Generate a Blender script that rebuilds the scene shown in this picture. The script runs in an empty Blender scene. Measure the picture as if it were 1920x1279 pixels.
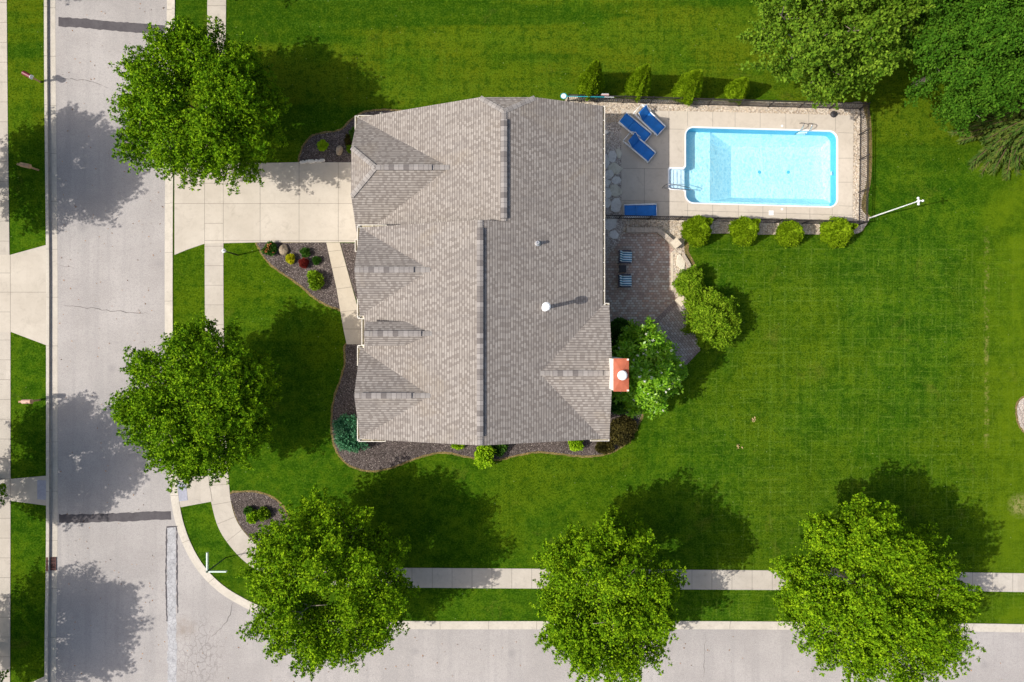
import bpy, bmesh, math, random
import numpy as np
from mathutils import Vector, Matrix
from mathutils.geometry import tessellate_polygon

# ------------------------------------------------------------------ camera, sky, sun
S = bpy.context.scene
COL = S.collection
H = 43.5                    # camera height in metres
F = 1279.0                  # focal length in photo pixels (1920 wide)
CX, CY = 960.0, 639.5
SUN_EL, SUN_AZ = 47.5, 13.0  # elevation; light travels 13 degrees north of east

cam_d = bpy.data.cameras.new("camera")
cam_d.sensor_width = 36.0
cam_d.lens = 36.0 * F / 1920.0
cam_d.clip_end = 2000.0
cam = bpy.data.objects.new("camera", cam_d)
cam.location = (0, 0, H)
COL.objects.link(cam)
S.camera = cam

W = bpy.data.worlds.new("World")
S.world = W
W.use_nodes = True
nt = W.node_tree
nt.nodes.clear()
sky = nt.nodes.new("ShaderNodeTexSky")
sky.sky_type = 'NISHITA'
sky.sun_disc = False
sky.sun_elevation = math.radians(SUN_EL)
sky.sun_rotation = math.radians(257.0)
sky.dust_density = 4.0
sky.ozone_density = 0.6
bg = nt.nodes.new("ShaderNodeBackground")
bg.inputs[1].default_value = 0.14
wo = nt.nodes.new("ShaderNodeOutputWorld")
nt.links.new(sky.outputs[0], bg.inputs[0])
nt.links.new(bg.outputs[0], wo.inputs[0])

sd = bpy.data.lights.new("sun", 'SUN')
sd.energy = 4.2
sd.angle = math.radians(0.55)
sd.color = (1.0, 0.945, 0.86)
sun = bpy.data.objects.new("sun", sd)
e, a = math.radians(SUN_EL), math.radians(SUN_AZ)
L = Vector((math.cos(a) * math.cos(e), math.sin(a) * math.cos(e), -math.sin(e)))
sun.rotation_euler = L.to_track_quat('-Z', 'Y').to_euler()
sun.location = (-40, -10, 50)
COL.objects.link(sun)

S.view_settings.view_transform = 'Standard'
S.view_settings.look = 'None'
S.view_settings.exposure = 0.04
S.view_settings.gamma = 1.0

# ------------------------------------------------------------------ helpers
def P(px, py, z=0.0):
    k = (H - z) / F
    return ((px - CX) * k, -(py - CY) * k, z)

def P2(px, py, z=0.0):
    p = P(px, py, z)
    return (p[0], p[1])

def pts(lst, z=0.0):
    return [P2(x, y, z) for x, y in lst]

def catmull(lst, n=8, closed=False):
    out = []
    m = len(lst)
    rng = range(m) if closed else range(m - 1)
    for i in rng:
        if closed:
            p0, p1, p2, p3 = lst[(i - 1) % m], lst[i], lst[(i + 1) % m], lst[(i + 2) % m]
        else:
            p0, p1, p2, p3 = lst[max(i - 1, 0)], lst[i], lst[i + 1], lst[min(i + 2, m - 1)]
        for k in range(n):
            t = k / n
            out.append(tuple(0.5 * ((2 * p1[j]) + (-p0[j] + p2[j]) * t + (2 * p0[j] - 5 * p1[j] + 4 * p2[j] - p3[j]) * t * t
                                    + (-p0[j] + 3 * p1[j] - 3 * p2[j] + p3[j]) * t ** 3) for j in range(2)))
    if not closed:
        out.append(tuple(lst[-1]))
    return out

def offset_line(line, d):
    """offset an open polyline to its left by d"""
    out = []
    n = len(line)
    for i in range(n):
        a_ = Vector(line[max(i - 1, 0)]); b_ = Vector(line[min(i + 1, n - 1)])
        t = (b_ - a_).normalized()
        out.append((line[i][0] - t.y * d, line[i][1] + t.x * d))
    return out

def area(poly):
    return 0.5 * sum(poly[i][0] * poly[(i + 1) % len(poly)][1] - poly[(i + 1) % len(poly)][0] * poly[i][1] for i in range(len(poly)))

def ccw(poly):
    return poly if area(poly) > 0 else poly[::-1]

def grow(poly, d):
    poly = ccw(poly)
    n = len(poly); out = []
    for i in range(n):
        a_ = Vector(poly[(i - 1) % n]); b_ = Vector(poly[(i + 1) % n])
        t = (b_ - a_)
        t = t.normalized() if t.length > 1e-9 else Vector((1, 0))
        out.append((poly[i][0] + t.y * d, poly[i][1] - t.x * d))
    return out

def tag(o, label=None, cat=None, group=None, kind=None):
    if label: o['label'] = label
    if cat: o['category'] = cat
    if group: o['group'] = group
    if kind: o['kind'] = kind
    return o

def thing(name, label, cat, loc=(0, 0, 0), rz=0.0, group=None):
    o = bpy.data.objects.new(name, None)
    COL.objects.link(o)
    o.location = loc
    o.rotation_euler = (0, 0, rz)
    o.empty_display_size = 0.2
    return tag(o, label, cat, group)

def copy_tree(o, parent=None):
    c = o.copy()
    COL.objects.link(c)
    if parent is not None:
        c.parent = parent
    for ch in list(o.children):
        copy_tree(ch, c)
    return c

class MB:
    """collects shapes, links them as one mesh object"""
    def __init__(self):
        self.v = []; self.f = []; self.m = []; self.uv = {}
    def add(self, vs, fs, mi=0):
        b = len(self.v)
        self.v += [tuple(p) for p in vs]
        for f in fs:
            self.f.append(tuple(i + b for i in f)); self.m.append(mi)
        return self
    def box(self, c, s, rz=0.0, mi=0, rot=None, taper=1.0):
        x, y, z = s[0] / 2, s[1] / 2, s[2] / 2
        vs = []
        for dz in (-1, 1):
            k = taper if dz > 0 else 1.0
            for dx, dy in ((-1, -1), (1, -1), (1, 1), (-1, 1)):
                vs.append(Vector((dx * x * k, dy * y * k, dz * z)))
        M = rot if rot is not None else Matrix.Rotation(rz, 3, 'Z')
        vs = [M @ p + Vector(c) for p in vs]
        self.add(vs, [(0, 3, 2, 1), (4, 5, 6, 7), (0, 1, 5, 4), (1, 2, 6, 5), (2, 3, 7, 6), (3, 0, 4, 7)], mi)
        return self
    def bar(self, p0, p1, w, h, mi=0):
        p0 = Vector(p0); p1 = Vector(p1)
        d = (p1 - p0)
        q = d.to_track_quat('X', 'Z').to_matrix()
        return self.box((p0 + p1) / 2, (d.length, w, h), rot=q, mi=mi)
    def prism(self, poly, z0, z1, mi=0, top_mi=None):
        poly = ccw(poly); n = len(poly)
        vs = [(x, y, z0) for x, y in poly] + [(x, y, z1) for x, y in poly]
        self.add(vs, [tuple(range(n))[::-1]], mi)
        self.f.append(tuple(len(self.v) - n + i for i in range(n))); self.m.append(mi if top_mi is None else top_mi)
        b = len(self.v) - 2 * n
        for i in range(n):
            j = (i + 1) % n
            self.f.append((b + i, b + j, b + n + j, b + n + i)); self.m.append(mi)
        return self
    def sheet(self, poly, z, mi=0):
        poly = ccw(poly)
        return self.add([(x, y, z) for x, y in poly], [tuple(range(len(poly)))], mi)
    def strip(self, la, lb, za, zb, mi=0):
        b = len(self.v); n = len(la)
        self.v += [(p[0], p[1], za) for p in la] + [(p[0], p[1], zb) for p in lb]
        for i in range(n - 1):
            self.f.append((b + i, b + i + 1, b + n + i + 1, b + n + i)); self.m.append(mi)
        return self
    def tube(self, path, radii, n=8, mi=0, cap=True):
        path = [Vector(p) for p in path]
        if not hasattr(radii, '__len__'): radii = [radii] * len(path)
        b = len(self.v); m = len(path)
        up = Vector((0.31, 0.17, 0.93)).normalized()
        for i, p in enumerate(path):
            t = (path[min(i + 1, m - 1)] - path[max(i - 1, 0)]).normalized()
            u = t.cross(up)
            if u.length < 1e-3: u = t.cross(Vector((1, 0, 0)))
            u.normalize(); w = t.cross(u)
            for k in range(n):
                an = 2 * math.pi * k / n
                self.v.append(tuple(p + (u * math.cos(an) + w * math.sin(an)) * radii[i]))
        for i in range(m - 1):
            for k in range(n):
                k2 = (k + 1) % n
                self.f.append((b + i * n + k, b + i * n + k2, b + (i + 1) * n + k2, b + (i + 1) * n + k)); self.m.append(mi)
        if cap:
            self.f.append(tuple(b + k for k in range(n))[::-1]); self.m.append(mi)
            self.f.append(tuple(b + (m - 1) * n + k for k in range(n))); self.m.append(mi)
        return self
    def lathe(self, prof, c=(0, 0, 0), n=20, mi=0):
        b = len(self.v)
        for r, z in prof:
            for k in range(n):
                an = 2 * math.pi * k / n
                self.v.append((c[0] + r * math.cos(an), c[1] + r * math.sin(an), c[2] + z))
        for i in range(len(prof) - 1):
            for k in range(n):
                k2 = (k + 1) % n
                self.f.append((b + i * n + k, b + i * n + k2, b + (i + 1) * n + k2, b + (i + 1) * n + k)); self.m.append(mi)
        self.f.append(tuple(b + k for k in range(n))[::-1]); self.m.append(mi)
        t = b + (len(prof) - 1) * n
        self.f.append(tuple(t + k for k in range(n))); self.m.append(mi)
        return self
    def build(self, name, mats, parent=None, loc=None, smooth=False, world=True):
        if not isinstance(mats, (list, tuple)): mats = [mats]
        off = Vector((0, 0, 0))
        if parent is not None and world:
            p = parent
            while p is not None:
                off += p.location; p = p.parent
        if loc is not None: off = off + Vector(loc)
        me = bpy.data.meshes.new(name)
        me.from_pydata([(x - off.x, y - off.y, z - off.z) for x, y, z in self.v], [], self.f)
        for m in mats: me.materials.append(m)
        if len(mats) > 1:
            me.polygons.foreach_set('material_index', self.m)
        if smooth:
            me.polygons.foreach_set('use_smooth', [True] * len(me.polygons))
        if self.uv:
            ul = me.uv_layers.new(name='UVMap')
            for pi, p in enumerate(me.polygons):
                if pi in self.uv:
                    for li, u in zip(p.loop_indices, self.uv[pi]):
                        ul.data[li].uv = u
        me.update()
        o = bpy.data.objects.new(name, me)
        COL.objects.link(o)
        if parent is not None: o.parent = parent
        if loc is not None: o.location = loc
        return o

def fill_with_holes(name, outer, holes, z, mat):
    loops = [[Vector((x, y, 0)) for x, y in lp] for lp in [outer] + list(holes)]
    flat = [q for lp in loops for q in lp]
    tris = []
    for t in tessellate_polygon(loops):
        a_, b_, c_ = (flat[i] for i in t)
        ar = (b_ - a_).cross(c_ - a_).z
        if abs(ar) < 1e-9: continue
        tris.append(tuple(t) if ar > 0 else tuple(t)[::-1])
    me = bpy.data.meshes.new(name)
    me.from_pydata([(q.x, q.y, z) for q in flat], [], tris)
    me.materials.append(mat)
    o = bpy.data.objects.new(name, me)
    COL.objects.link(o)
    return o

# ------------------------------------------------------------------ materials
class N:
    def __init__(self, name):
        self.mat = bpy.data.materials.new(name)
        self.mat.use_nodes = True
        self.t = self.mat.node_tree
        self.t.nodes.clear()
        self.out = self.t.nodes.new("ShaderNodeOutputMaterial")
    def n(self, typ, **kw):
        nd = self.t.nodes.new(typ)
        for k, v in kw.items(): setattr(nd, k, v)
        return nd
    def l(self, a_, b_): self.t.links.new(a_, b_)
    def setin(self, sock, v):
        if hasattr(v, 'is_output') or isinstance(v, bpy.types.NodeSocket): self.l(v, sock)
        elif isinstance(v, (tuple, list)) and len(v) == 3 and sock.type == 'RGBA': sock.default_value = (*v, 1)
        else: sock.default_value = v
    def pos(self):
        return self.n("ShaderNodeNewGeometry").outputs['Position']
    def objco(self):
        return self.n("ShaderNodeTexCoord").outputs['Object']
    def scale(self, vec, s):
        m = self.n("ShaderNodeVectorMath", operation='MULTIPLY')
        self.l(vec, m.inputs[0]); m.inputs[1].default_value = s if isinstance(s, (tuple, list)) else (s, s, s)
        return m.outputs[0]
    def noise(self, vec, scale, detail=3, rough=0.55, dist=0.0):
        nd = self.n("ShaderNodeTexNoise")
        self.l(vec, nd.inputs['Vector'])
        nd.inputs['Scale'].default_value = scale
        nd.inputs['Detail'].default_value = detail
        nd.inputs['Roughness'].default_value = rough
        nd.inputs['Distortion'].default_value = dist
        return nd.outputs[0]
    def voronoi(self, vec, scale, feature='F1', rnd=1.0):
        nd = self.n("ShaderNodeTexVoronoi", feature=feature)
        self.l(vec, nd.inputs['Vector'])
        nd.inputs['Scale'].default_value = scale
        nd.inputs['Randomness'].default_value = rnd
        return nd
    def ramp(self, fac, stops, interp='LINEAR'):
        nd = self.n("ShaderNodeValToRGB")
        nd.color_ramp.interpolation = interp
        el = nd.color_ramp.elements
        while len(el) < len(stops): el.new(0.5)
        for e_, (p, c) in zip(el, stops):
            e_.position = p
            e_.color = (*c, 1) if isinstance(c, (tuple, list)) else (c, c, c, 1)
        self.l(fac, nd.inputs[0])
        return nd.outputs[0]
    def math(self, op, a_, b_=0.0, c_=None, clamp=False):
        nd = self.n("ShaderNodeMath", operation=op)
        nd.use_clamp = clamp
        self.setin(nd.inputs[0], a_); self.setin(nd.inputs[1], b_)
        if c_ is not None: self.setin(nd.inputs[2], c_)
        return nd.outputs[0]
    def mix(self, fac, a_, b_, blend='MIX'):
        nd = self.n("ShaderNodeMix", data_type='RGBA', blend_type=blend)
        self.setin(nd.inputs[0], fac); self.setin(nd.inputs[6], a_); self.setin(nd.inputs[7], b_)
        return nd.outputs[2]
    def sep(self, vec):
        nd = self.n("ShaderNodeSeparateXYZ"); self.l(vec, nd.inputs[0]); return nd.outputs
    def bump(self, h, strength=0.4, dist=0.02):
        nd = self.n("ShaderNodeBump")
        nd.inputs['Strength'].default_value = strength
        nd.inputs['Distance'].default_value = dist
        self.l(h, nd.inputs['Height'])
        return nd.outputs[0]
    def bsdf(self, color, rough=0.8, metal=0.0, normal=None, spec=0.5):
        b = self.n("ShaderNodeBsdfPrincipled")
        self.setin(b.inputs['Base Color'], color)
        self.setin(b.inputs['Roughness'], rough)
        b.inputs['Metallic'].default_value = metal
        b.inputs['Specular IOR Level'].default_value = spec
        if normal is not None: self.l(normal, b.inputs['Normal'])
        self.l(b.outputs[0], self.out.inputs[0])
        return b

def plain(name, col, rough=0.6, metal=0.0, var=0.12, scale=6.0, spec=0.5):
    g = N(name)
    nz = g.noise(g.objco(), scale, 3)
    c = g.ramp(nz, [(0.25, tuple(x * (1 - var) for x in col)), (0.75, tuple(min(1, x * (1 + var)) for x in col))])
    g.bsdf(c, rough, metal, spec=spec)
    return g.mat

def mat_grass():
    g = N("lawn_grass")
    p = g.pos()
    x, y, z = g.sep(p)
    big = g.noise(p, 0.09, 3, 0.6, 0.4)
    mid = g.noise(p, 0.55, 4, 0.65, 0.3)
    fine = g.noise(p, 9.0, 4, 0.75)
    blade = g.noise(g.scale(p, (1, 0.6, 1)), 34.0, 2, 0.7)
    hs = g.noise(g.scale(p, (0.10, 2.6, 1)), 1.0, 3, 0.6)      # mower passes along x
    vs = g.noise(g.scale(p, (3.2, 0.14, 1)), 1.0, 3, 0.6)      # and across them
    patch = g.ramp(g.noise(p, 0.16, 3, 0.6), [(0.42, 0.2), (0.58, 1.0)])
    band = g.noise(g.scale(p, (0.030, 0.40, 1)), 1.0, 2, 0.5)
    c = g.ramp(mid, [(0.37, (0.022, 0.071, 0.002)), (0.50, (0.045, 0.113, 0.0035)), (0.63, (0.084, 0.158, 0.005))])
    # the strip above the house is an older, yellower turf in broad mown bands
    upper = g.ramp(g.math('ADD', g.math('MULTIPLY', y, 0.05), g.math('MULTIPLY', big, 0.2)), [(0.66, 0.0), (0.80, 1.0)])
    c = g.mix(g.math('MULTIPLY', upper, g.ramp(g.noise(p, 0.30, 4, 0.65), [(0.38, 0.15), (0.58, 0.9)])), c, (0.128, 0.152, 0.005))
    c = g.mix(g.math('MULTIPLY', g.ramp(big, [(0.46, 0.0), (0.60, 0.6)]), 1.0), c, (0.105, 0.150, 0.003))
    c = g.mix(g.math('MULTIPLY', g.ramp(band, [(0.43, 0.85), (0.50, 0.0)]), g.math('ADD', 0.30, g.math('MULTIPLY', upper, 0.65))), c, (0.018, 0.066, 0.002))
    c = g.mix(g.math('MULTIPLY', g.ramp(band, [(0.52, 0.0), (0.62, 0.5)]), g.math('ADD', 0.2, g.math('MULTIPLY', upper, 0.6))), c, (0.105, 0.165, 0.007))
    c = g.mix(g.math('MULTIPLY', g.ramp(hs, [(0.36, 0.7), (0.49, 0.0)]), g.math('MULTIPLY', patch, 0.6)), c, (0.016, 0.062, 0.002))
    c = g.mix(g.math('MULTIPLY', g.ramp(hs, [(0.52, 0.0), (0.66, 0.6)]), g.math('MULTIPLY', patch, 0.6)), c, (0.078, 0.165, 0.010))
    c = g.mix(g.math('MULTIPLY', g.ramp(vs, [(0.38, 0.6), (0.50, 0.0)]), g.math('MULTIPLY', patch, 0.6)), c, (0.016, 0.064, 0.003))
    c = g.mix(g.math('MULTIPLY', g.ramp(vs, [(0.52, 0.0), (0.66, 0.5)]), g.math('MULTIPLY', patch, 0.6)), c, (0.072, 0.160, 0.012))
    clump = g.noise(p, 2.2, 3, 0.65)
    c = g.mix(g.ramp(clump, [(0.37, 0.6), (0.49, 0.0)]), c, (0.013, 0.050, 0.002))
    c = g.mix(g.ramp(clump, [(0.52, 0.0), (0.64, 0.45)]), c, (0.096, 0.158, 0.006))
    # wheel tracks of the mower, both ways across the back yard
    yard = g.math('MULTIPLY', g.ramp(g.math('MULTIPLY', x, 0.02), [(0.16, 0.0), (0.26, 1.0)]), g.ramp(g.math('ADD', g.math('MULTIPLY', y, 0.05), 0.5), [(0.80, 1.0), (0.86, 0.0)]))
    for ax_, per_, sc_ in ((y, 0.815, (1.3, 0.5, 1)), (x, 0.86, (0.5, 1.3, 1)), (y, 0.297, (0.5, 2.2, 1)), (x, 0.331, (2.2, 0.5, 1))):
        wv = g.math('ADD', ax_, g.math('MULTIPLY', g.noise(p, 0.22, 2), 0.55))
        tr = g.ramp(g.math('ABSOLUTE', g.math('SUBTRACT', g.math('FRACT', g.math('DIVIDE', wv, per_)), 0.5)), [(0.03, 1.0), (0.085, 0.0)])
        tr = g.math('MULTIPLY', tr, g.ramp(g.noise(g.scale(p, sc_), 1.0, 5, 0.75), [(0.47, 0.0), (0.62, 0.8)]))
        c = g.mix(g.math('MULTIPLY', g.math('MULTIPLY', tr, yard), 0.70), c, (0.140, 0.220, 0.026))
    # fine mottling of blades
    c = g.mix(g.ramp(fine, [(0.36, 0.8), (0.50, 0.0)]), c, (0.010, 0.040, 0.001))
    c = g.mix(g.ramp(fine, [(0.52, 0.0), (0.66, 0.6)]), c, (0.110, 0.205, 0.016))
    c = g.mix(g.ramp(blade, [(0.36, 0.60), (0.52, 0.0)]), c, (0.011, 0.042, 0.001))
    c = g.mix(g.ramp(blade, [(0.54, 0.0), (0.72, 0.4)]), c, (0.13, 0.225, 0.022))
    # dry patches
    dry = g.math('MULTIPLY', g.ramp(g.noise(p, 0.33, 5, 0.7, 0.6), [(0.61, 0.0), (0.76, 0.40)]), g.ramp(fine, [(0.35, 0.2), (0.6, 1.0)]))
    c = g.mix(dry, c, (0.18, 0.145, 0.030))
    # the yard's dry seam towards the neighbour, east end of the lawn
    dx = g.math('ABSOLUTE', g.math('SUBTRACT', x, 30.27))
    seam = g.math('MULTIPLY', g.ramp(dx, [(0.06, 1.0), (0.22, 0.0)]), g.ramp(g.noise(p, 2.3, 4, 0.8), [(0.50, 0.0), (0.60, 1.0)]))
    seam = g.math('MULTIPLY', seam, g.ramp(g.math('MULTIPLY', g.math('ABSOLUTE', y), 0.1), [(0.60, 1.0), (0.75, 0.0)]))
    c = g.mix(g.math('MULTIPLY', seam, 0.5), c, (0.34, 0.28, 0.10))
    # a worn bare spot near the south east corner, as in the yard
    ds = g.n("ShaderNodeVectorMath", operation='DISTANCE'); g.l(p, ds.inputs[0]); ds.inputs[1].default_value = P(1912, 948)
    worn = g.math('MULTIPLY', g.ramp(ds.outputs[1], [(0.15, 1.0), (0.9, 0.0)]), g.ramp(g.noise(p, 4.0, 4, 0.8), [(0.42, 0.0), (0.56, 1.0)]))
    c = g.mix(g.math('MULTIPLY', worn, 0.85), c, (0.42, 0.34, 0.16))
    # far side beyond the seam is a yellower lawn
    c = g.mix(g.math('MULTIPLY', g.ramp(g.math('ADD', g.math('MULTIPLY', x, 0.02), g.math('MULTIPLY', g.noise(p, 0.5, 3), 0.04)), [(0.60, 0.0), (0.65, 0.6)]), g.ramp(mid, [(0.36, 0.3), (0.6, 1.0)])), c, (0.100, 0.160, 0.005))
    # clover heads
    vo = g.voronoi(p, 1.6)
    c = g.mix(g.ramp(vo.outputs['Distance'], [(0.035, 0.45), (0.06, 0.0)]), c, (0.30, 0.36, 0.14))
    hgt = g.math('ADD', g.math('MULTIPLY', fine, 0.8), blade)
    g.bsdf(c, 0.9, normal=g.bump(hgt, 0.6, 0.04), spec=0.0)
    return g.mat

def mat_asphalt():
    g = N("asphalt")
    p = g.pos()
    x, y, z = g.sep(p)
    big = g.noise(p, 0.25, 4, 0.6)
    st = g.noise(g.scale(p, (1.6, 0.07, 1)), 1.0, 4, 0.6)
    grit = g.noise(p, 26.0, 4, 0.8)
    grit2 = g.noise(p, 7.0, 4, 0.75)
    c = g.ramp(big, [(0.38, (0.360, 0.336, 0.324)), (0.62, (0.442, 0.415, 0.399))])
    c = g.mix(g.ramp(st, [(0.38, 0.5), (0.5, 0.0)]), c, (0.33, 0.312, 0.305))
    c = g.mix(g.ramp(grit, [(0.36, 0.8), (0.49, 0.0)]), c, (0.22, 0.208, 0.204))
    c = g.mix(g.ramp(grit, [(0.53, 0.0), (0.66, 0.7)]), c, (0.57, 0.54, 0.52))
    c = g.mix(g.ramp(grit2, [(0.36, 0.5), (0.48, 0.0)]), c, (0.29, 0.274, 0.268))
    # crazed, broken surface by the corner
    dd = g.n("ShaderNodeVectorMath", operation='DISTANCE')
    g.l(g.scale(p, (1.0, 0.62, 1)), dd.inputs[0]); q = P(372, 1235); dd.inputs[1].default_value = (q[0], q[1] * 0.62, 0)
    nz = g.noise(p, 0.9, 3)
    m = g.ramp(g.math('ADD', dd.outputs[1], g.math('MULTIPLY', nz, 1.6)), [(0.0, 1.0), (1.0, 0.0)])
    m = g.ramp(g.math('DIVIDE', g.math('ADD', dd.outputs[1], g.math('MULTIPLY', nz, 2.4)), 4.0), [(0.50, 1.0), (0.78, 0.0)])
    wob = g.n("ShaderNodeVectorMath", operation='ADD')
    nzc = g.n("ShaderNodeTexNoise"); g.l(p, nzc.inputs['Vector']); nzc.inputs['Scale'].default_value = 1.7
    g.l(g.scale(p, (1.0, 0.55, 1)), wob.inputs[0]); g.l(g.scale(nzc.outputs[1], 0.5), wob.inputs[1])
    vo = g.voronoi(wob.outputs[0], 2.9, 'DISTANCE_TO_EDGE')
    cr = g.ramp(vo.outputs['Distance'], [(0.015, 1.0), (0.075, 0.0)])
    c = g.mix(g.math('MULTIPLY', g.math('MULTIPLY', cr, m), 0.62), c, (0.20, 0.18, 0.175))
    # brown silt where the broken part begins
    d2 = g.n("ShaderNodeVectorMath", operation='DISTANCE'); g.l(p, d2.inputs[0]); d2.inputs[1].default_value = P(345, 1178, -0.12)
    sm = g.math('MULTIPLY', g.ramp(d2.outputs[1], [(0.1, 0.75), (1.3, 0.0)]), g.ramp(g.noise(p, 2.0, 4), [(0.35, 0.3), (0.6, 1.0)]))
    c = g.mix(sm, c, (0.27, 0.225, 0.19))
    # oil spots
    vo2 = g.voronoi(p, 0.33)
    c = g.mix(g.math('MULTIPLY', g.ramp(vo2.outputs['Distance'], [(0.03, 0.6), (0.12, 0.0)]), g.ramp(grit2, [(0.4, 0.2), (0.6, 1.0)])), c, (0.22, 0.21, 0.215))
    g.bsdf(c, 0.9, normal=g.bump(grit, 0.5, 0.01), spec=0.25)
    return g.mat

def mat_concrete(name, c0, c1, stain, scale=1.0, stain_amt=0.5, cell=None):
    g = N(name)
    p = g.pos()
    big = g.noise(p, 0.7 * scale, 5, 0.65, 0.4)
    med = g.noise(p, 3.5 * scale, 4, 0.7)
    fn = g.noise(p, 30.0, 3, 0.7)
    c = g.ramp(big, [(0.3, c0), (0.7, c1)])
    c = g.mix(g.math('MULTIPLY', g.ramp(med, [(0.30, 0.7), (0.50, 0.0)]), stain_amt), c, stain)
    c = g.mix(g.ramp(fn, [(0.36, 0.30), (0.5, 0.0)]), c, stain)
    if cell:
        x, y, z = g.sep(p)
        cv = g.n("ShaderNodeCombineXYZ")
        g.l(g.math('FLOOR', g.math('DIVIDE', g.math('SUBTRACT', x, cell[0]), cell[2])), cv.inputs[0])
        g.l(g.math('FLOOR', g.math('DIVIDE', g.math('SUBTRACT', y, cell[1]), cell[3])), cv.inputs[1])
        wn = g.n("ShaderNodeTexWhiteNoise", noise_dimensions='2D'); g.l(cv.outputs[0], wn.inputs['Vector'])
        c = g.mix(g.math('MULTIPLY', wn.outputs[0], 0.30), c, stain)
    blot = g.noise(p, 1.7 * scale, 5, 0.75, 1.2)
    c = g.mix(g.ramp(blot, [(0.56, 0.0), (0.68, 0.35)]), c, tuple(v * .8 for v in stain))
    g.bsdf(c, 0.85, normal=g.bump(fn, 0.2, 0.006), spec=0.3)
    return g.mat

def mat_chips(name, cols, scale, bump=0.9, dark=(0.03, 0.026, 0.024), rough=0.95, light=None):
    g = N(name)
    p = g.pos()
    vo = g.voronoi(p, scale)
    sc = g.n("ShaderNodeSeparateColor"); g.l(vo.outputs['Color'], sc.inputs[0])
    n_ = len(cols)
    c = g.ramp(sc.outputs[0], [((i + 0.5) / n_, cc) for i, cc in enumerate(cols)])
    c = g.mix(g.ramp(vo.outputs['Distance'], [(0.45, 0.0), (0.85, 0.85)]), c, dark)
    big = g.noise(p, 0.8, 4, 0.6)
    c = g.mix(g.ramp(big, [(0.35, 0.35), (0.55, 0.0)]), c, dark)
    if light:
        v2 = g.voronoi(p, scale * 0.33)
        c = g.mix(g.ramp(v2.outputs['Distance'], [(0.10, 0.9), (0.16, 0.0)]), c, light)
    inv = g.math('SUBTRACT', 1.0, vo.outputs['Distance'])
    g.bsdf(c, rough, normal=g.bump(inv, bump, 0.03), spec=0.2)
    return g.mat

def mat_shingle(name, cols, dark_line):
    g = N(name)
    tc = g.n("ShaderNodeTexCoord")
    uv = tc.outputs['UV']
    u, v, w = g.sep(uv)
    row = g.math('DIVIDE', v, 0.146)
    ri = g.math('FLOOR', row)
    rf = g.math('FRACT', row)
    # each course shifted by its own amount; tabs of uneven length
    wn = g.n("ShaderNodeTexWhiteNoise", noise_dimensions='1D'); g.l(ri, wn.inputs['W'])
    us = g.math('ADD', g.math('DIVIDE', u, 0.195), g.math('MULTIPLY', wn.outputs[0], 7.31))
    us = g.math('ADD', us, g.math('MULTIPLY', g.math('SINE', g.math('MULTIPLY', us, 2.1)), 0.22))
    ci = g.math('FLOOR', us)
    cv = g.n("ShaderNodeCombineXYZ"); g.l(ci, cv.inputs[0]); g.l(ri, cv.inputs[1])
    w2 = g.n("ShaderNodeTexWhiteNoise", noise_dimensions='2D'); g.l(cv.outputs[0], w2.inputs['Vector'])
    sc = g.n("ShaderNodeSeparateColor"); g.l(w2.outputs['Color'], sc.inputs[0])
    par = g.math('FRACT', g.math('MULTIPLY', ci, 0.5))            # 0 or .5: tabs alternate
    val = g.math('ADD', g.math('MULTIPLY', sc.outputs[0], 0.58), g.math('MULTIPLY', par, 0.84))
    c = g.ramp(val, [(0.0, cols[0]), (0.34, cols[0]), (0.46, cols[1]), (0.62, cols[1]), (0.74, cols[2]), (1.0, cols[2])])
    p = g.pos()
    c = g.mix(g.ramp(g.noise(p, 0.5, 4, 0.6), [(0.35, 0.22), (0.6, 0.0)]), c, cols[0])
    c = g.mix(g.ramp(g.noise(p, 0.35, 3, 0.6, 0.5), [(0.58, 0.0), (0.72, 0.40)]), c, (0.30, 0.25, 0.19))
    c = g.mix(g.ramp(g.noise(g.scale(p, (0.5, 1.6, 0.5)), 1.0, 4, 0.65), [(0.36, 0.35), (0.48, 0.0)]), c, (0.225, 0.205, 0.195))
    gr = g.noise(p, 45, 2, 0.7)
    c = g.mix(g.ramp(gr, [(0.3, 0.3), (0.5, 0.0)]), c, dark_line)
    # shadow line under the butt edge of each course, painted dark
    c = g.mix(g.ramp(rf, [(0.16, 0.85), (0.36, 0.0)]), c, dark_line)
    saw = g.math('SUBTRACT', 1.0, rf)
    tab = g.math('MULTIPLY', sc.outputs[1], 0.35)
    g.bsdf(c, 0.95, normal=g.bump(g.math('ADD', saw, tab), 1.0, 0.003), spec=0.0)
    return g.mat

def mat_ridge(name, stops):
    g = N(name)
    tc = g.n("ShaderNodeTexCoord")
    u, v, w = g.sep(tc.outputs['UV'])
    i = g.math('FLOOR', g.math('DIVIDE', u, 0.27))
    wn = g.n("ShaderNodeTexWhiteNoise", noise_dimensions='1D'); g.l(i, wn.inputs['W'])
    c = g.ramp(wn.outputs[0], stops)
    f = g.math('FRACT', g.math('DIVIDE', u, 0.27))
    c = g.mix(g.ramp(f, [(0.06, 0.8), (0.14, 0.0)]), c, (0.12, 0.105, 0.105))
    g.bsdf(c, 0.95, spec=0.15)
    return g.mat

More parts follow.
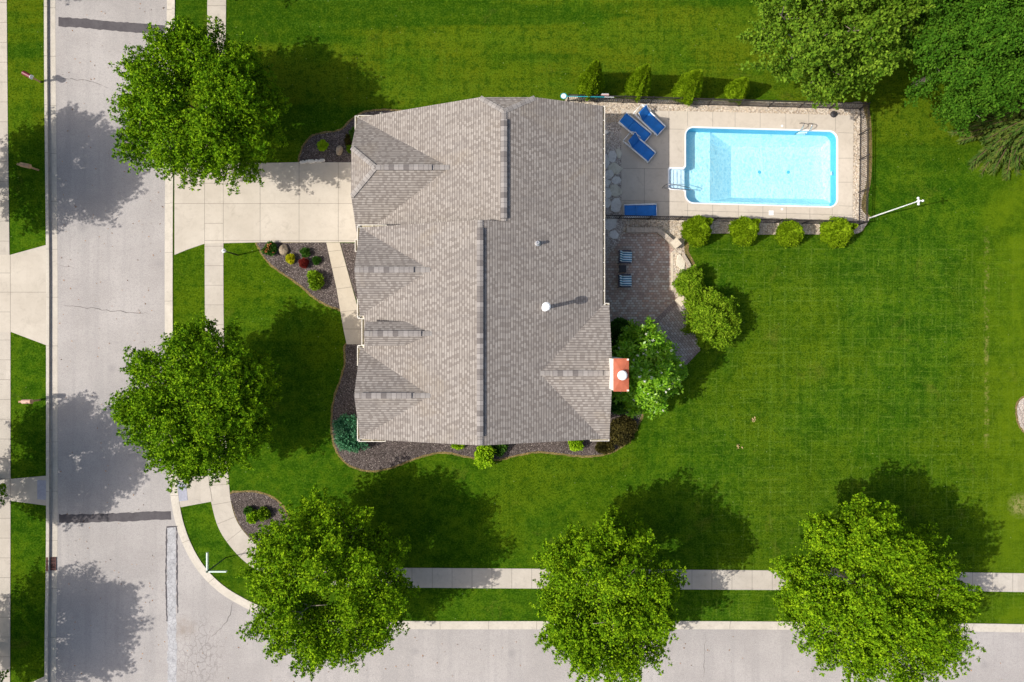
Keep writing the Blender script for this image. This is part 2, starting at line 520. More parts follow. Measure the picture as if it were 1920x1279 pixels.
def mat_pavers(name, rot, cols, mortar):
    g = N(name)
    p = g.pos()
    mp = g.n("ShaderNodeMapping"); g.l(p, mp.inputs[0]); mp.inputs['Rotation'].default_value = (0, 0, rot)
    br = g.n("ShaderNodeTexBrick")
    g.l(mp.outputs[0], br.inputs['Vector'])
    br.inputs['Scale'].default_value = 1.0
    br.inputs['Brick Width'].default_value = 0.21
    br.inputs['Row Height'].default_value = 0.155
    br.inputs['Mortar Size'].default_value = 0.014
    br.inputs['Mortar Smooth'].default_value = 0.2
    br.inputs['Color1'].default_value = (1, 1, 1, 1)
    br.inputs['Color2'].default_value = (0, 0, 0, 1)
    br.inputs['Mortar'].default_value = (0.5, 0.5, 0.5, 1)
    c = g.ramp(br.outputs[0], [(0.0, cols[0]), (0.3, cols[1]), (0.55, cols[2]), (0.8, cols[3]), (1.0, cols[4])])
    nz = g.noise(p, 5.0, 4, 0.7)
    c = g.mix(g.ramp(nz, [(0.3, 0.35), (0.55, 0.0)]), c, cols[0])
    c = g.mix(br.outputs['Fac'], c, mortar)
    g.bsdf(c, 0.9, normal=g.bump(g.math('SUBTRACT', 1.0, br.outputs['Fac']), 0.6, 0.008), spec=0.2)
    return g.mat

def mat_leaf(name, dark, mid, light, transl=0.10, rough=0.7, spec=0.03, glow=1.25):
    g = N(name)
    geo = g.n("ShaderNodeNewGeometry")
    r = geo.outputs['Random Per Island']
    nz = g.noise(geo.outputs['Position'], 1.5, 3, 0.7)
    f = g.math('ADD', g.math('MULTIPLY', r, 0.45), g.math('MULTIPLY', g.math('SUBTRACT', nz, 0.32), 1.55))
    c = g.ramp(f, [(0.14, dark), (0.48, mid), (0.84, light)])
    b = g.n("ShaderNodeBsdfPrincipled")
    g.l(c, b.inputs['Base Color'])
    b.inputs['Roughness'].default_value = rough
    b.inputs['Specular IOR Level'].default_value = spec
    t = g.n("ShaderNodeBsdfTranslucent")
    g.l(g.mix(1.0, c, (1.0 * glow, 1.12 * glow, 0.55), 'MULTIPLY'), t.inputs[0])
    ms = g.n("ShaderNodeMixShader"); ms.inputs[0].default_value = transl
    g.l(b.outputs[0], ms.inputs[1]); g.l(t.outputs[0], ms.inputs[2])
    g.l(ms.outputs[0], g.out.inputs[0])
    return g.mat

def mat_stripe():
    g = N("striped_cushion")
    x, y, z = g.sep(g.objco())
    f = g.math('FRACT', g.math('DIVIDE', g.math('ADD', y, 2.0), 0.135))
    c = g.ramp(f, [(0.0, (0.015, 0.05, 0.14)), (0.30, (0.12, 0.42, 0.60)), (0.52, (0.72, 0.84, 0.86))], 'CONSTANT')
    g.bsdf(c, 0.85, spec=0.2)
    return g.mat

def mat_water():
    g = N("pool_water")
    p = g.pos()
    n1 = g.noise(p, 2.6, 3, 0.6, 1.2)
    n2 = g.noise(p, 7.0, 2, 0.5, 0.8)
    h = g.math('ADD', n1, g.math('MULTIPLY', n2, 0.5))
    bp = g.bump(h, 0.6, 0.045)
    fr = g.n("ShaderNodeFresnel"); fr.inputs[0].default_value = 1.33; g.l(bp, fr.inputs[1])
    tr = g.n("ShaderNodeBsdfTransparent"); tr.inputs[0].default_value = (0.83, 0.95, 0.985, 1)
    gl = g.n("ShaderNodeBsdfGlossy"); gl.inputs['Roughness'].default_value = 0.03; g.l(bp, gl.inputs['Normal'])
    ms = g.n("ShaderNodeMixShader")
    g.l(fr.outputs[0], ms.inputs[0]); g.l(tr.outputs[0], ms.inputs[1]); g.l(gl.outputs[0], ms.inputs[2])
    g.l(ms.outputs[0], g.out.inputs[0])
    return g.mat

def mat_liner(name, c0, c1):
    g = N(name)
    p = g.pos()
    n1 = g.noise(g.scale(p, (1.5, 1.0, 1.0)), 3.6, 4, 0.65, 1.8)  # mottling paints the water's ripple light into the liner colour
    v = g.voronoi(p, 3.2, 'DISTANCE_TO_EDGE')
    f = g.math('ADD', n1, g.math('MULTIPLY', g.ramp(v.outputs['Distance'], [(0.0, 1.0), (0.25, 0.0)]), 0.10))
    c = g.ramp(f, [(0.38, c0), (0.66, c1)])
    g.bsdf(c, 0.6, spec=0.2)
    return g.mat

def mat_rock(name, c0, c1, c2):
    g = N(name)
    p = g.pos()
    n1 = g.noise(p, 2.4, 5, 0.7, 0.6)
    c = g.ramp(n1, [(0.28, c0), (0.5, c1), (0.72, c2)])
    n2 = g.noise(p, 14, 4, 0.7)
    c = g.mix(g.ramp(n2, [(0.3, 0.45), (0.5, 0.0)]), c, c0)
    g.bsdf(c, 0.9, normal=g.bump(n2, 0.6, 0.03), spec=0.2)
    return g.mat

M = {}
M['grass'] = mat_grass()
M['asphalt'] = mat_asphalt()
M['concrete'] = mat_concrete("walk_concrete", (0.455, 0.412, 0.355), (0.555, 0.51, 0.445), (0.36, 0.325, 0.28), 1.0, 0.40, (0.0, 0.0, 1.24, 1.24))
M['drive'] = mat_concrete("driveway_concrete", (0.485, 0.438, 0.37), (0.595, 0.545, 0.47), (0.40, 0.355, 0.295), 0.8, 0.45, (P(561, 382)[0], P(561, 382)[1], 73 * H / F, 75 * H / F))
M['walk_tan'] = mat_concrete("front_walk_concrete", (0.47, 0.41, 0.32), (0.55, 0.49, 0.395), (0.38, 0.33, 0.26), 1.2, 0.4)
M['kerb'] = mat_concrete("kerb_concrete", (0.50, 0.46, 0.395), (0.61, 0.565, 0.49), (0.36, 0.325, 0.28), 1.4, 0.5)
M['kerb_dirty'] = mat_concrete("kerb_gutter_stained", (0.20, 0.175, 0.16), (0.30, 0.27, 0.25), (0.12, 0.105, 0.10), 1.6, 0.6)
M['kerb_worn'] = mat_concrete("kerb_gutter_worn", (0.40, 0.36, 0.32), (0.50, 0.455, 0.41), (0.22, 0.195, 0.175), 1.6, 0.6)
M['deck'] = mat_concrete("deck_concrete", (0.53, 0.472, 0.395), (0.63, 0.565, 0.48), (0.42, 0.365, 0.30), 0.8, 0.45, (P(1289, 316)[0], P(1289, 316)[1], 47 * H / F, 70 * H / F))
M['joint'] = plain("slab_joint", (0.20, 0.175, 0.15), 0.95)
M['tar'] = mat_concrete("tar_patch", (0.075, 0.068, 0.075), (0.115, 0.106, 0.112), (0.05, 0.046, 0.05), 1.5, 0.5)
M['patch'] = mat_concrete("road_patch_concrete", (0.46, 0.46, 0.48), (0.56, 0.56, 0.58), (0.30, 0.30, 0.32), 2.5, 0.7)
def mat_crazed():
    g = N("crazed_patch")
    p = g.pos()
    n1 = g.noise(p, 2.2, 4, 0.7)
    c = g.ramp(n1, [(0.36, (0.37, 0.37, 0.385)), (0.62, (0.50, 0.50, 0.515))])
    w = g.n("ShaderNodeVectorMath", operation='ADD')
    nz = g.n("ShaderNodeTexNoise"); g.l(p, nz.inputs['Vector']); nz.inputs['Scale'].default_value = 2.0
    g.l(p, w.inputs[0]); g.l(g.scale(nz.outputs[1], 0.5), w.inputs[1])
    vo = g.voronoi(w.outputs[0], 3.4, 'DISTANCE_TO_EDGE')
    c = g.mix(g.math('MULTIPLY', g.ramp(vo.outputs['Distance'], [(0.01, 1.0), (0.07, 0.0)]), 0.6), c, (0.20, 0.20, 0.21))
    c = g.mix(g.ramp(g.noise(p, 24, 3, 0.7), [(0.36, 0.5), (0.5, 0.0)]), c, (0.26, 0.26, 0.27))
    g.bsdf(c, 0.9, spec=0.2)
    return g.mat
M['patch'] = mat_crazed()
M['spruce_bark'] = plain("spruce_bark", (0.13, 0.085, 0.045), 0.9, var=0.3, scale=4)
M['crack'] = plain("crack_dark", (0.12, 0.11, 0.105), 0.95)  # plain dark tone of the road cracks
M['mulch'] = mat_chips("mulch", [(0.075, 0.058, 0.052), (0.115, 0.092, 0.084), (0.16, 0.13, 0.12), (0.09, 0.07, 0.066), (0.21, 0.175, 0.165)], 17.0, 1.0, light=(0.42, 0.38, 0.33))
M['gravel'] = mat_chips("river_gravel", [(0.58, 0.47, 0.34), (0.72, 0.63, 0.50), (0.40, 0.33, 0.27), (0.78, 0.71, 0.60), (0.62, 0.50, 0.38)], 13.0, 1.0, dark=(0.24, 0.19, 0.145))
M['grey_gravel'] = mat_chips("grey_gravel", [(0.50, 0.43, 0.37), (0.64, 0.57, 0.50), (0.38, 0.32, 0.28), (0.70, 0.64, 0.57)], 13.0, 1.0, dark=(0.20, 0.165, 0.14))  # greyed copy of the river gravel for the shaded strip; also the ring bed
M['edge'] = mat_chips("dry_turf_edge", [(0.20, 0.14, 0.045), (0.30, 0.225, 0.09), (0.13, 0.12, 0.03), (0.25, 0.18, 0.075)], 14.0, 0.8, dark=(0.09, 0.075, 0.03))
M['shingle'] = mat_shingle("roof_shingle", [(0.243, 0.216, 0.196), (0.318, 0.288, 0.262), (0.368, 0.337, 0.308)], (0.120, 0.105, 0.095))
M['ridge'] = mat_ridge('ridge_shingle', [(0.0, (0.165, 0.149, 0.142)), (0.35, (0.185, 0.168, 0.160)), (0.45, (0.25, 0.230, 0.218)), (1.0, (0.33, 0.306, 0.290))])
M['ridge2'] = mat_ridge('ridge_cap_shingle', [(0.0, (0.25, 0.23, 0.215)), (0.5, (0.29, 0.27, 0.253)), (1.0, (0.325, 0.303, 0.284))])
M['siding'] = plain("house_siding", (0.55, 0.50, 0.41), 0.8)
M['white'] = plain("white_trim", (0.72, 0.68, 0.60), 0.5, var=0.05)
M['gut_in'] = plain("gutter_inside", (0.33, 0.29, 0.20), 0.8, var=0.3)
M['chim_white'] = plain("chimney_siding", (0.82, 0.77, 0.70), 0.7, var=0.05)
M['copper'] = plain("chimney_cap_paint", (0.44, 0.115, 0.055), 0.55, var=0.22, scale=2.5)
M['metal'] = plain("galvanised_metal", (0.62, 0.63, 0.65), 0.35, 0.6, 0.1)
M['white_metal'] = plain("white_painted_metal", (0.85, 0.86, 0.87), 0.4, var=0.04)
M['chrome'] = plain("stainless_tube", (0.55, 0.55, 0.56), 0.2, 1.0, 0.05)
M['black'] = plain("black_fence_metal", (0.022, 0.018, 0.018), 0.5)
M['dark'] = plain("dark_resin", (0.03, 0.028, 0.032), 0.6)
M['glass'] = plain("window_glass", (0.05, 0.07, 0.09), 0.08, spec=0.8)
M['bay_roof'] = plain("bay_dark_roof", (0.06, 0.055, 0.06), 0.7)
M['blue'] = plain("blue_sling", (0.008, 0.17, 0.56), 0.6, var=0.15, scale=3)
M['stripe'] = mat_stripe()
M['navy'] = plain("navy_frame", (0.018, 0.03, 0.07), 0.5)
M['pav'] = mat_pavers("patio_pavers", 0.0, [(0.36, 0.27, 0.225), (0.47, 0.345, 0.28), (0.50, 0.42, 0.355), (0.60, 0.55, 0.48), (0.50, 0.33, 0.25)], (0.25, 0.19, 0.155))
M['pav2'] = mat_pavers("lower_patio_pavers", 0.9, [(0.33, 0.28, 0.25), (0.42, 0.37, 0.33), (0.47, 0.42, 0.38), (0.54, 0.50, 0.46), (0.40, 0.31, 0.26)], (0.19, 0.155, 0.135))
M['pav_edge'] = mat_pavers("patio_border_pavers", 0.86, [(0.24, 0.19, 0.175), (0.29, 0.24, 0.225), (0.30, 0.25, 0.235), (0.32, 0.27, 0.255), (0.27, 0.21, 0.19)], (0.16, 0.125, 0.11))
M['wallstone'] = mat_rock("wall_block", (0.36, 0.29, 0.23), (0.47, 0.40, 0.325), (0.56, 0.49, 0.40))
M['capstone'] = mat_rock("pillar_cap", (0.54, 0.45, 0.33), (0.66, 0.57, 0.44), (0.74, 0.66, 0.53))
M['flag'] = mat_rock("flagstone_grey", (0.54, 0.50, 0.46), (0.74, 0.70, 0.64), (0.82, 0.79, 0.73))
M['flag_tan'] = mat_rock("flagstone_tan", (0.50, 0.45, 0.35), (0.66, 0.61, 0.49), (0.76, 0.71, 0.60))
M['boulder'] = mat_rock("boulder", (0.22, 0.17, 0.12), (0.36, 0.29, 0.21), (0.46, 0.38, 0.29))
M['bark'] = plain("bark", (0.30, 0.25, 0.20), 0.9, var=0.35, scale=4)
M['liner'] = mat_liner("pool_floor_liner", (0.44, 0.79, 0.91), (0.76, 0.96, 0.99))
M['liner_wall'] = plain("pool_wall_liner", (0.13, 0.55, 0.78), 0.5, var=0.05)
M['step_white'] = plain("pool_step_white", (0.86, 0.90, 0.95), 0.5, var=0.03)
M['coping'] = plain("pool_coping_white", (0.84, 0.87, 0.90), 0.5, var=0.04)
M['water'] = mat_water()
M['teal'] = plain("teal_pole", (0.02, 0.36, 0.44), 0.4)
M['sign_green'] = plain("sign_blade", (0.62, 0.74, 0.68), 0.5, var=0.05)
M['post_green'] = plain("sign_post_green", (0.02, 0.06, 0.04), 0.5)
M['tact'] = plain("tactile_grey_blue", (0.35, 0.36, 0.43), 0.8, var=0.12)
M['grate'] = plain("rusty_grate", (0.10, 0.035, 0.03), 0.8, var=0.3)
M['hole'] = plain("drain_dark", (0.012, 0.01, 0.01), 0.9)
M['wood'] = plain("weathered_wood", (0.55, 0.34, 0.20), 0.8, var=0.25, scale=5)
M['wood_pink'] = plain("mailbox_faded_paint", (0.72, 0.44, 0.34), 0.6, var=0.12)
M['maroon'] = plain("maroon_paint", (0.17, 0.012, 0.03), 0.4)
M['pink'] = plain("pink_plastic", (0.62, 0.42, 0.42), 0.6)
M['orange_leaf'] = plain("fallen_leaf", (0.36, 0.17, 0.05), 0.8, var=0.5, scale=2)
LEAF = {
    'street': mat_leaf("street_tree_leaf", (0.050, 0.135, 0.004), (0.115, 0.240, 0.006), (0.245, 0.395, 0.010)),
    'street2': mat_leaf("street_tree_leaf_yellower", (0.060, 0.150, 0.004), (0.135, 0.265, 0.006), (0.290, 0.445, 0.011)),
    'maple': mat_leaf("maple_leaf", (0.050, 0.120, 0.008), (0.105, 0.200, 0.013), (0.20, 0.31, 0.026)),
    'woods': mat_leaf("backyard_tree_leaf", (0.028, 0.092, 0.006), (0.052, 0.140, 0.009), (0.095, 0.200, 0.015)),
    'spruce': mat_leaf("spruce_needle", (0.040, 0.090, 0.014), (0.075, 0.135, 0.022), (0.14, 0.165, 0.030), 0.1),
    'arb': mat_leaf("arborvitae_scale", (0.140, 0.240, 0.006), (0.205, 0.320, 0.009), (0.28, 0.40, 0.015), 0.2),
    'bush': mat_leaf("bush_leaf", (0.070, 0.160, 0.006), (0.155, 0.275, 0.010), (0.28, 0.41, 0.024)),
    'magnolia': mat_leaf("magnolia_leaf", (0.110, 0.290, 0.010), (0.210, 0.430, 0.018), (0.33, 0.55, 0.035), 0.3, 0.35, 0.4),
    'blossom': mat_leaf("white_blossom", (0.75, 0.72, 0.55), (0.85, 0.84, 0.75), (0.9, 0.9, 0.85), 0.1, glow=0.8),
    'bluegreen': mat_leaf("blue_green_needle", (0.03, 0.14, 0.065), (0.075, 0.235, 0.115), (0.15, 0.34, 0.19), 0.15),
    'lime': mat_leaf("lime_leaf", (0.14, 0.30, 0.008), (0.27, 0.46, 0.012), (0.38, 0.56, 0.025)),
    'yellow': mat_leaf("yellow_leaf", (0.34, 0.36, 0.008), (0.52, 0.52, 0.012), (0.66, 0.62, 0.02), 0.2),
    'red': mat_leaf("red_leaf", (0.10, 0.012, 0.012), (0.20, 0.025, 0.022), (0.30, 0.05, 0.04), 0.2),
    'green': mat_leaf("low_plant_leaf", (0.025, 0.085, 0.012), (0.055, 0.145, 0.018), (0.10, 0.20, 0.03)),
    'bronze': mat_leaf("bronze_groundcover_leaf", (0.026, 0.026, 0.010), (0.060, 0.052, 0.016), (0.115, 0.098, 0.024), 0.15),
    'orange': mat_leaf("orange_petal", (0.75, 0.20, 0.08), (0.85, 0.32, 0.14), (0.9, 0.5, 0.25), 0.2, glow=0.9),
}

# ------------------------------------------------------------------ the ground
def road_right_px():
    return [(315, -900), (314, -300), (313, 0), (310, 300), (309, 440), (309, 600), (311, 760), (316, 880), (321, 940), (331, 988),
            (348, 1032), (371, 1070), (402, 1103), (438, 1128), (490, 1153), (560, 1171), (660, 1178), (800, 1180), (1000, 1180), (1300, 1180),
            (1500, 1181), (1700, 1183), (1920, 1186), (2300, 1196), (3000, 1215)]
ROAD_R = catmull(pts(road_right_px(), -0.12), 5)
ROAD_L = catmull(pts([(104, -900), (104, 0), (106, 300), (108, 500), (108, 700), (108, 980), (107, 1100), (105, 1279), (104, 2100)], -0.12), 5)
K_R1 = offset_line(ROAD_R, 0.36)
K_R2 = offset_line(ROAD_R, 0.58)
K_L1 = offset_line(ROAD_L, -0.42)
K_L2 = offset_line(ROAD_L, -0.63)
BIG = 160.0
def Wp(x, y):               # the pool lies a little askew to the house
    return (x, y + (x - 1283) * 0.028)
HOLE = pts([Wp(1250.5, 234.5), Wp(1573, 234.5), Wp(1573, 384), Wp(1250.5, 384)])
HOLE_LOW = pts([Wp(1249, 233), Wp(1575, 233), Wp(1575, 386), Wp(1249, 386)])

o = fill_with_holes('ground', [(-BIG * 2, -BIG * 2), (BIG * 2, -BIG * 2), (BIG * 2, BIG * 2), (-BIG * 2, BIG * 2)], [HOLE_LOW], -0.30, M['grass'])
tag(o, kind='structure')
inner_r = offset_line(ROAD_R, 0.48)
o = fill_with_holes('lawn', inner_r + [(BIG, inner_r[-1][1]), (BIG, BIG), (inner_r[0][0], BIG)], [HOLE], 0.0, M['grass'])
tag(o, kind='structure')
inner_l = offset_line(ROAD_L, -0.53)
o = MB().sheet(inner_l + [(-BIG, inner_l[-1][1]), (-BIG, inner_l[0][1])], 0.0).build('roadside_lawn', M['grass'])
tag(o, kind='structure')
rd = MB()
rd.sheet(ROAD_R + [P2(3000, 1420, -0.12), P2(310, 1420, -0.12), P2(310, 2100, -0.12)] + ROAD_L[::-1], -0.12)
tag(rd.build('road', M['asphalt']), kind='structure')

def kerb(name, la, l1, l2, dirt, wide=False):
    k = MB()
    s = 1
    l1b = [(a_[0] * 0.88 + b_[0] * 0.12, a_[1] * 0.88 + b_[1] * 0.12) for a_, b_ in zip(l1, l2)]
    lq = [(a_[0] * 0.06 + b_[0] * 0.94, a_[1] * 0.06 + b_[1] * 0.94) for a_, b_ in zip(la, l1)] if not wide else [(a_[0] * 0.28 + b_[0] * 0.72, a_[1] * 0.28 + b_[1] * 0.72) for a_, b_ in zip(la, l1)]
    k.strip(la, lq, -0.114, -0.102, 0)
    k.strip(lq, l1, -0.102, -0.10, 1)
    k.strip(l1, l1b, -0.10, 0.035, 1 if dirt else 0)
    k.strip(l1b, l2, 0.035, 0.042, 0)
    k.strip(l2, l2, 0.042, -0.2, 0)
    k.strip(la, la, -0.114, -0.25, 0)
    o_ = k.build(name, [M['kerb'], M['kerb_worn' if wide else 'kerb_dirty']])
    return tag(o_, kind='structure')
kerb('kerb', ROAD_R, K_R1, K_R2, True)
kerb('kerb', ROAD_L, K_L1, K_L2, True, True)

def joints_along(mb, la, lb, step, z, w=0.022):
    """thin sawn joints across a path between its two edges"""
    d = 0.0; last = 0.0
    for i in range(1, len(la)):
        d += (Vector(la[i]) - Vector(la[i - 1])).length
        if d - last >= step:
            last = d
            a_ = Vector(la[i]); b_ = min((Vector(q) for q in lb), key=lambda q: (q - a_).length)
            mb.bar((a_.x, a_.y, z), (b_.x, b_.y, z), w, 0.004, 1)

def resample(line, step):
    out = [line[0]]
    for i in range(1, len(line)):
        a_ = Vector(line[i - 1]); b_ = Vector(line[i])
        n_ = max(1, int((b_ - a_).length / step))
        for k in range(1, n_ + 1):
            q = a_.lerp(b_, k / n_); out.append((q.x, q.y))
    return out

# kerb joints
kj = MB()
for la, lb in ((ROAD_R, K_R2), (ROAD_L, K_L2)):
    ra = resample(la, 0.1); rb = resample(lb, 0.1)
    d = 0; last = 0
    for i in range(1, len(ra)):
        d += (Vector(ra[i]) - Vector(ra[i - 1])).length
        if d - last > 3.05:
            last = d
            a_ = Vector(ra[i]); b_ = min((Vector(q) for q in rb), key=lambda q: (q - a_).length)
            c_ = a_.lerp(b_, 0.60)
            kj.bar((a_.x, a_.y, -0.112), (c_.x, c_.y, -0.101), 0.02, 0.006)
            c_ = a_.lerp(b_, 0.68)
            kj.bar((c_.x, c_.y, 0.036), (b_.x, b_.y, 0.043), 0.02, 0.006)
tag(kj.build('kerb_joints', M['joint']), kind='structure')

# pavement on the house side: straight, then round the corner, then along the lower road
SW_L = catmull(pts([(390, -700), (389, 0), (385, 200), (384, 460), (385, 640), (388, 820), (391, 905), (397, 945), (410, 990), (434, 1027), (464, 1057), (498, 1077), (560, 1093), (650, 1100), (800, 1102), (1260, 1105), (1600, 1107), (1920, 1110), (2500, 1122)]), 6)
SW_R = catmull(pts([(426, -700), (424, 0), (420, 200), (419, 460), (420, 640), (424, 820), (429, 900), (434, 945), (446, 980), (470, 1011), (500, 1035), (545, 1054), (590, 1061), (650, 1064), (800, 1065), (1260, 1068), (1600, 1071), (1920, 1075), (2500, 1087)]), 6)
sw = MB()
n_ = len(SW_L)
sw.strip(SW_L, SW_R, 0.022, 0.022, 0)
sw.strip(SW_L, SW_L, 0.022, -0.1, 0); sw.strip(SW_R, SW_R, 0.022, -0.1, 0)
joints_along(sw, resample(SW_L, 0.06), resample(SW_R, 0.06), 1.24, 0.0225)
tag(sw.build('pavement', [M['concrete'], M['joint']]), kind='structure')

lw = MB()
LW_R = pts([(12, -700), (13, 0), (15, 250), (18, 470), (20, 620), (20, 1000), (19, 1279), (17, 2000)])
LW_L = [(x - 1.4, y) for x, y in LW_R]
lw.strip(LW_L, LW_R, 0.022, 0.022, 0); lw.strip(LW_R, LW_R, 0.022, -0.1, 0)
joints_along(lw, resample(LW_R, 0.06), resample(LW_L, 0.06), 1.24, 0.0225)
tag(lw.build('roadside_pavement', [M['concrete'], M['joint']]), kind='structure')

def slab(name, outline, mat, z=0.026, joints=(), jw=0.022):
    b = MB().prism(pts(outline), -0.15, z)
    for a_, c_ in joints:
        p0 = P(*a_); p1 = P(*c_)
        b.bar((p0[0], p0[1], z), (p1[0], p1[1], z), jw, 0.004, 1)
    return tag(b.build(name, [mat, M['joint']]), kind='structure')

slab('driveway', [(327.5, 478), (352, 468), (384, 457), (486, 454.5), (720, 454.5), (720, 305), (563, 304.5), (488, 306), (384, 306), (327.5, 284)], M['drive'], 0.030,
     [((384, 306), (384, 457)), ((419, 306), (419, 455)), ((488, 306), (488, 454.5)), ((561, 305), (561, 454.5)), ((634.5, 305), (634.5, 454.5)),
      ((327, 382), (712, 382)), ((384, 344), (419, 344)), ((384, 419), (419, 419)), ((384, 451), (712, 451))])
slab('front_walk', [(612, 455), (637, 455), (656, 524), (682, 617), (700, 617), (700, 645.5), (650, 645.5), (644, 617), (631, 540)], M['walk_tan'], 0.028,
     [((615, 472), (641, 469)), ((623, 503), (650, 499)), ((632, 542), (661, 538)), ((639, 585), (673, 581)), ((644, 617), (700, 617))])
slab('neighbour_driveway', [(89, 459), (20, 478), (-120, 478), (-120, 622), (20, 622), (89, 648)], M['drive'], 0.029,
     [((20, 478), (20, 622)), ((-50, 548), (88, 548)), ((-30, 512), (20, 512)), ((-30, 585), (20, 585))])
slab('neighbour_driveway', [(84, 1268), (60, 1279), (20, 1296), (-120, 1296), (-120, 1440), (20, 1440), (84, 1460)], M['drive'], 0.029)
slab('kerb_ramp', [(327, 893), (392, 893), (393, 912), (399, 940), (339, 951), (330, 920)], M['concrete'], 0.027, [((391, 893), (398, 940))])
slab('kerb_ramp', [(20, 898), (88, 892), (89, 948), (20, 939)], M['concrete'], 0.027, [((20, 898), (20, 939))])

# planting beds
random.seed(3)
def bed(name, outline, smooth=True, mat='mulch', edge=True):
    pl = pts(outline)
    if smooth: pl = catmull(pl, 6, True)
    pl = [(x + random.uniform(-.015, .015), y + random.uniform(-.015, .015)) for x, y in pl]
    b = MB().sheet(pl, 0.012, 0)
    if edge: b.sheet([(x + random.uniform(-.03, .03), y + random.uniform(-.03, .03)) for x, y in grow(pl, 0.12)], 0.006, 1)
    return tag(b.build(name, [M[mat], M['edge']]), kind='structure')
bed('mulch_bed', [(562, 303), (565, 286), (574, 268), (590, 254), (612, 250), (640, 244), (664, 222), (690, 210), (735, 208), (765, 216), (765, 260), (740, 302), (650, 305), (600, 305), (575, 305)])
bed('mulch_bed', [(485, 455), (530, 455), (600, 455), (613, 457), (624, 500), (632, 540), (640, 577), (630, 577), (612, 570), (590, 557), (570, 539), (545, 521), (517, 502), (496, 482), (487, 465)])
bed('mulch_bed', [(638, 456), (705, 456), (705, 616), (684, 616), (656, 520)], smooth=False, edge=False)
bed('mulch_bed', [(651, 646), (648, 680), (640, 712), (628, 746), (623, 785), (625, 822), (635, 850), (655, 871), (692, 882), (732, 876), (770, 862), (800, 852), (835, 847), (870, 854), (902, 860), (937, 860), (972, 852), (1010, 846), (1050, 850), (1100, 854), (1142, 848), (1172, 830), (1192, 802), (1204, 772), (1204, 740), (1180, 700), (1120, 720), (1090, 790), (950, 800), (760, 800), (720, 760), (700, 700), (690, 647)])
bed('mulch_bed', [(432, 927), (455, 923), (490, 926), (518, 939), (535, 960), (545, 992), (540, 1022), (522, 1040), (501, 1034), (471, 1010), (447, 979), (435, 945)])
bed('gravel_bed', [(1907, 775), (1909, 757), (1920, 746), (1945, 742), (1968, 760), (1970, 785), (1955, 808), (1932, 815), (1914, 800)], mat='grey_gravel')

# gravel round the pool and the patio
grav = ccw(catmull(pts([(1060, 186), (1110, 184), (1200, 186), (1400, 190), (1560, 194), (1622, 194), (1627, 240), (1627, 330), (1617, 380), (1620, 398), (1630, 408), (1622, 425), (1610, 437), (1575, 441), (1500, 439), (1430, 440), (1340, 438), (1288, 446), (1285, 470), (1296, 492), (1306, 518), (1290, 545), (1262, 580), (1200, 620), (1100, 620), (1050, 500), (1050, 300)]), 4, True))
o = fill_with_holes('gravel', grav, [HOLE], 0.010, M['gravel'])
tag(o, kind='structure')
b = MB().sheet(catmull(pts([(1287, 447), (1283, 470), (1293, 493), (1303, 519), (1311, 519), (1301, 490), (1291, 470), (1294, 452)]), 4, True), 0.013)
tag(b.build('bed_edge', M['edge']), kind='structure')
tag(MB().sheet(catmull(pts([(1617, 196), (1626, 240), (1626, 330), (1615, 380), (1619, 398), (1632, 408), (1625, 396), (1624, 380), (1634, 330), (1634, 240), (1627, 194)]), 4, True), 0.014).build('bed_edge', M['edge']), kind='structure')

# ------------------------------------------------------------------ pool
def pool_outline(inset=0.0, alcove=True, z=0.0, al_x=1252.0):
    x0, x1, y0, y1 = 1283.5 + inset, 1571 - inset, 237 + inset, 382 - inset
    r = 17.0 - inset
    o_ = []
    def arc(cx, cy, a0, a1, rr, n=9):
        for i in range(n + 1):
            t = math.radians(a0 + (a1 - a0) * i / n)
            o_.append((cx + rr * math.cos(t), cy + rr * math.sin(t)))
    arc(x0 + r, y0 + r, 180, 270, r)
    arc(x1 - r, y0 + r, 270, 360, r)
    arc(x1 - r, y1 - r, 0, 90, r)
    arc(x0 + r, y1 - r, 90, 180, r)
    if alcove:
        ya, yb = 314.5 + inset, 357 - inset
        o_.append((x0, yb + 4)); o_.append((x0 - 3.5, yb))
        o_.append((al_x + inset + 3, yb)); o_.append((al_x + inset, yb - 3))
        o_.append((al_x + inset, ya + 3)); o_.append((al_x + inset + 3, ya))
        o_.append((x0 - 3.5, ya)); o_.append((x0, ya - 4))
    return [P2(*Wp(x, y), z) for x, y in o_]

ZW = -0.10
pool = thing('swimming_pool', "rectangular in-ground pool with pale blue liner and white corner steps beside the house", 'pool', P(1427, 313))
outl = pool_outline(0); inn = pool_outline(2.4)
deck_outer = pts([(1165, 206.5), (1380, 211), (1600, 217), (1599, 320), (1598, 413.5), (1400, 409), (1165, 404)])
dk = MB()
o = fill_with_holes('pool_deck', deck_outer, [outl], 0.034, M['deck'])
tag(o, kind='structure')
dj = MB()
dp = ccw(deck_outer)
for i in range(len(dp)):
    a_, c_ = dp[i], dp[(i + 1) % len(dp)]
    dj.add([(a_[0], a_[1], 0.034), (c_[0], c_[1], 0.034), (c_[0], c_[1], -0.1), (a_[0], a_[1], -0.1)], [(0, 3, 2, 1)], 0)
def dl(a_, c_):
    p0 = P(*a_); p1 = P(*c_); dj.bar((p0[0], p0[1], 0.0345), (p1[0], p1[1], 0.0345), 0.018, 0.004, 1)
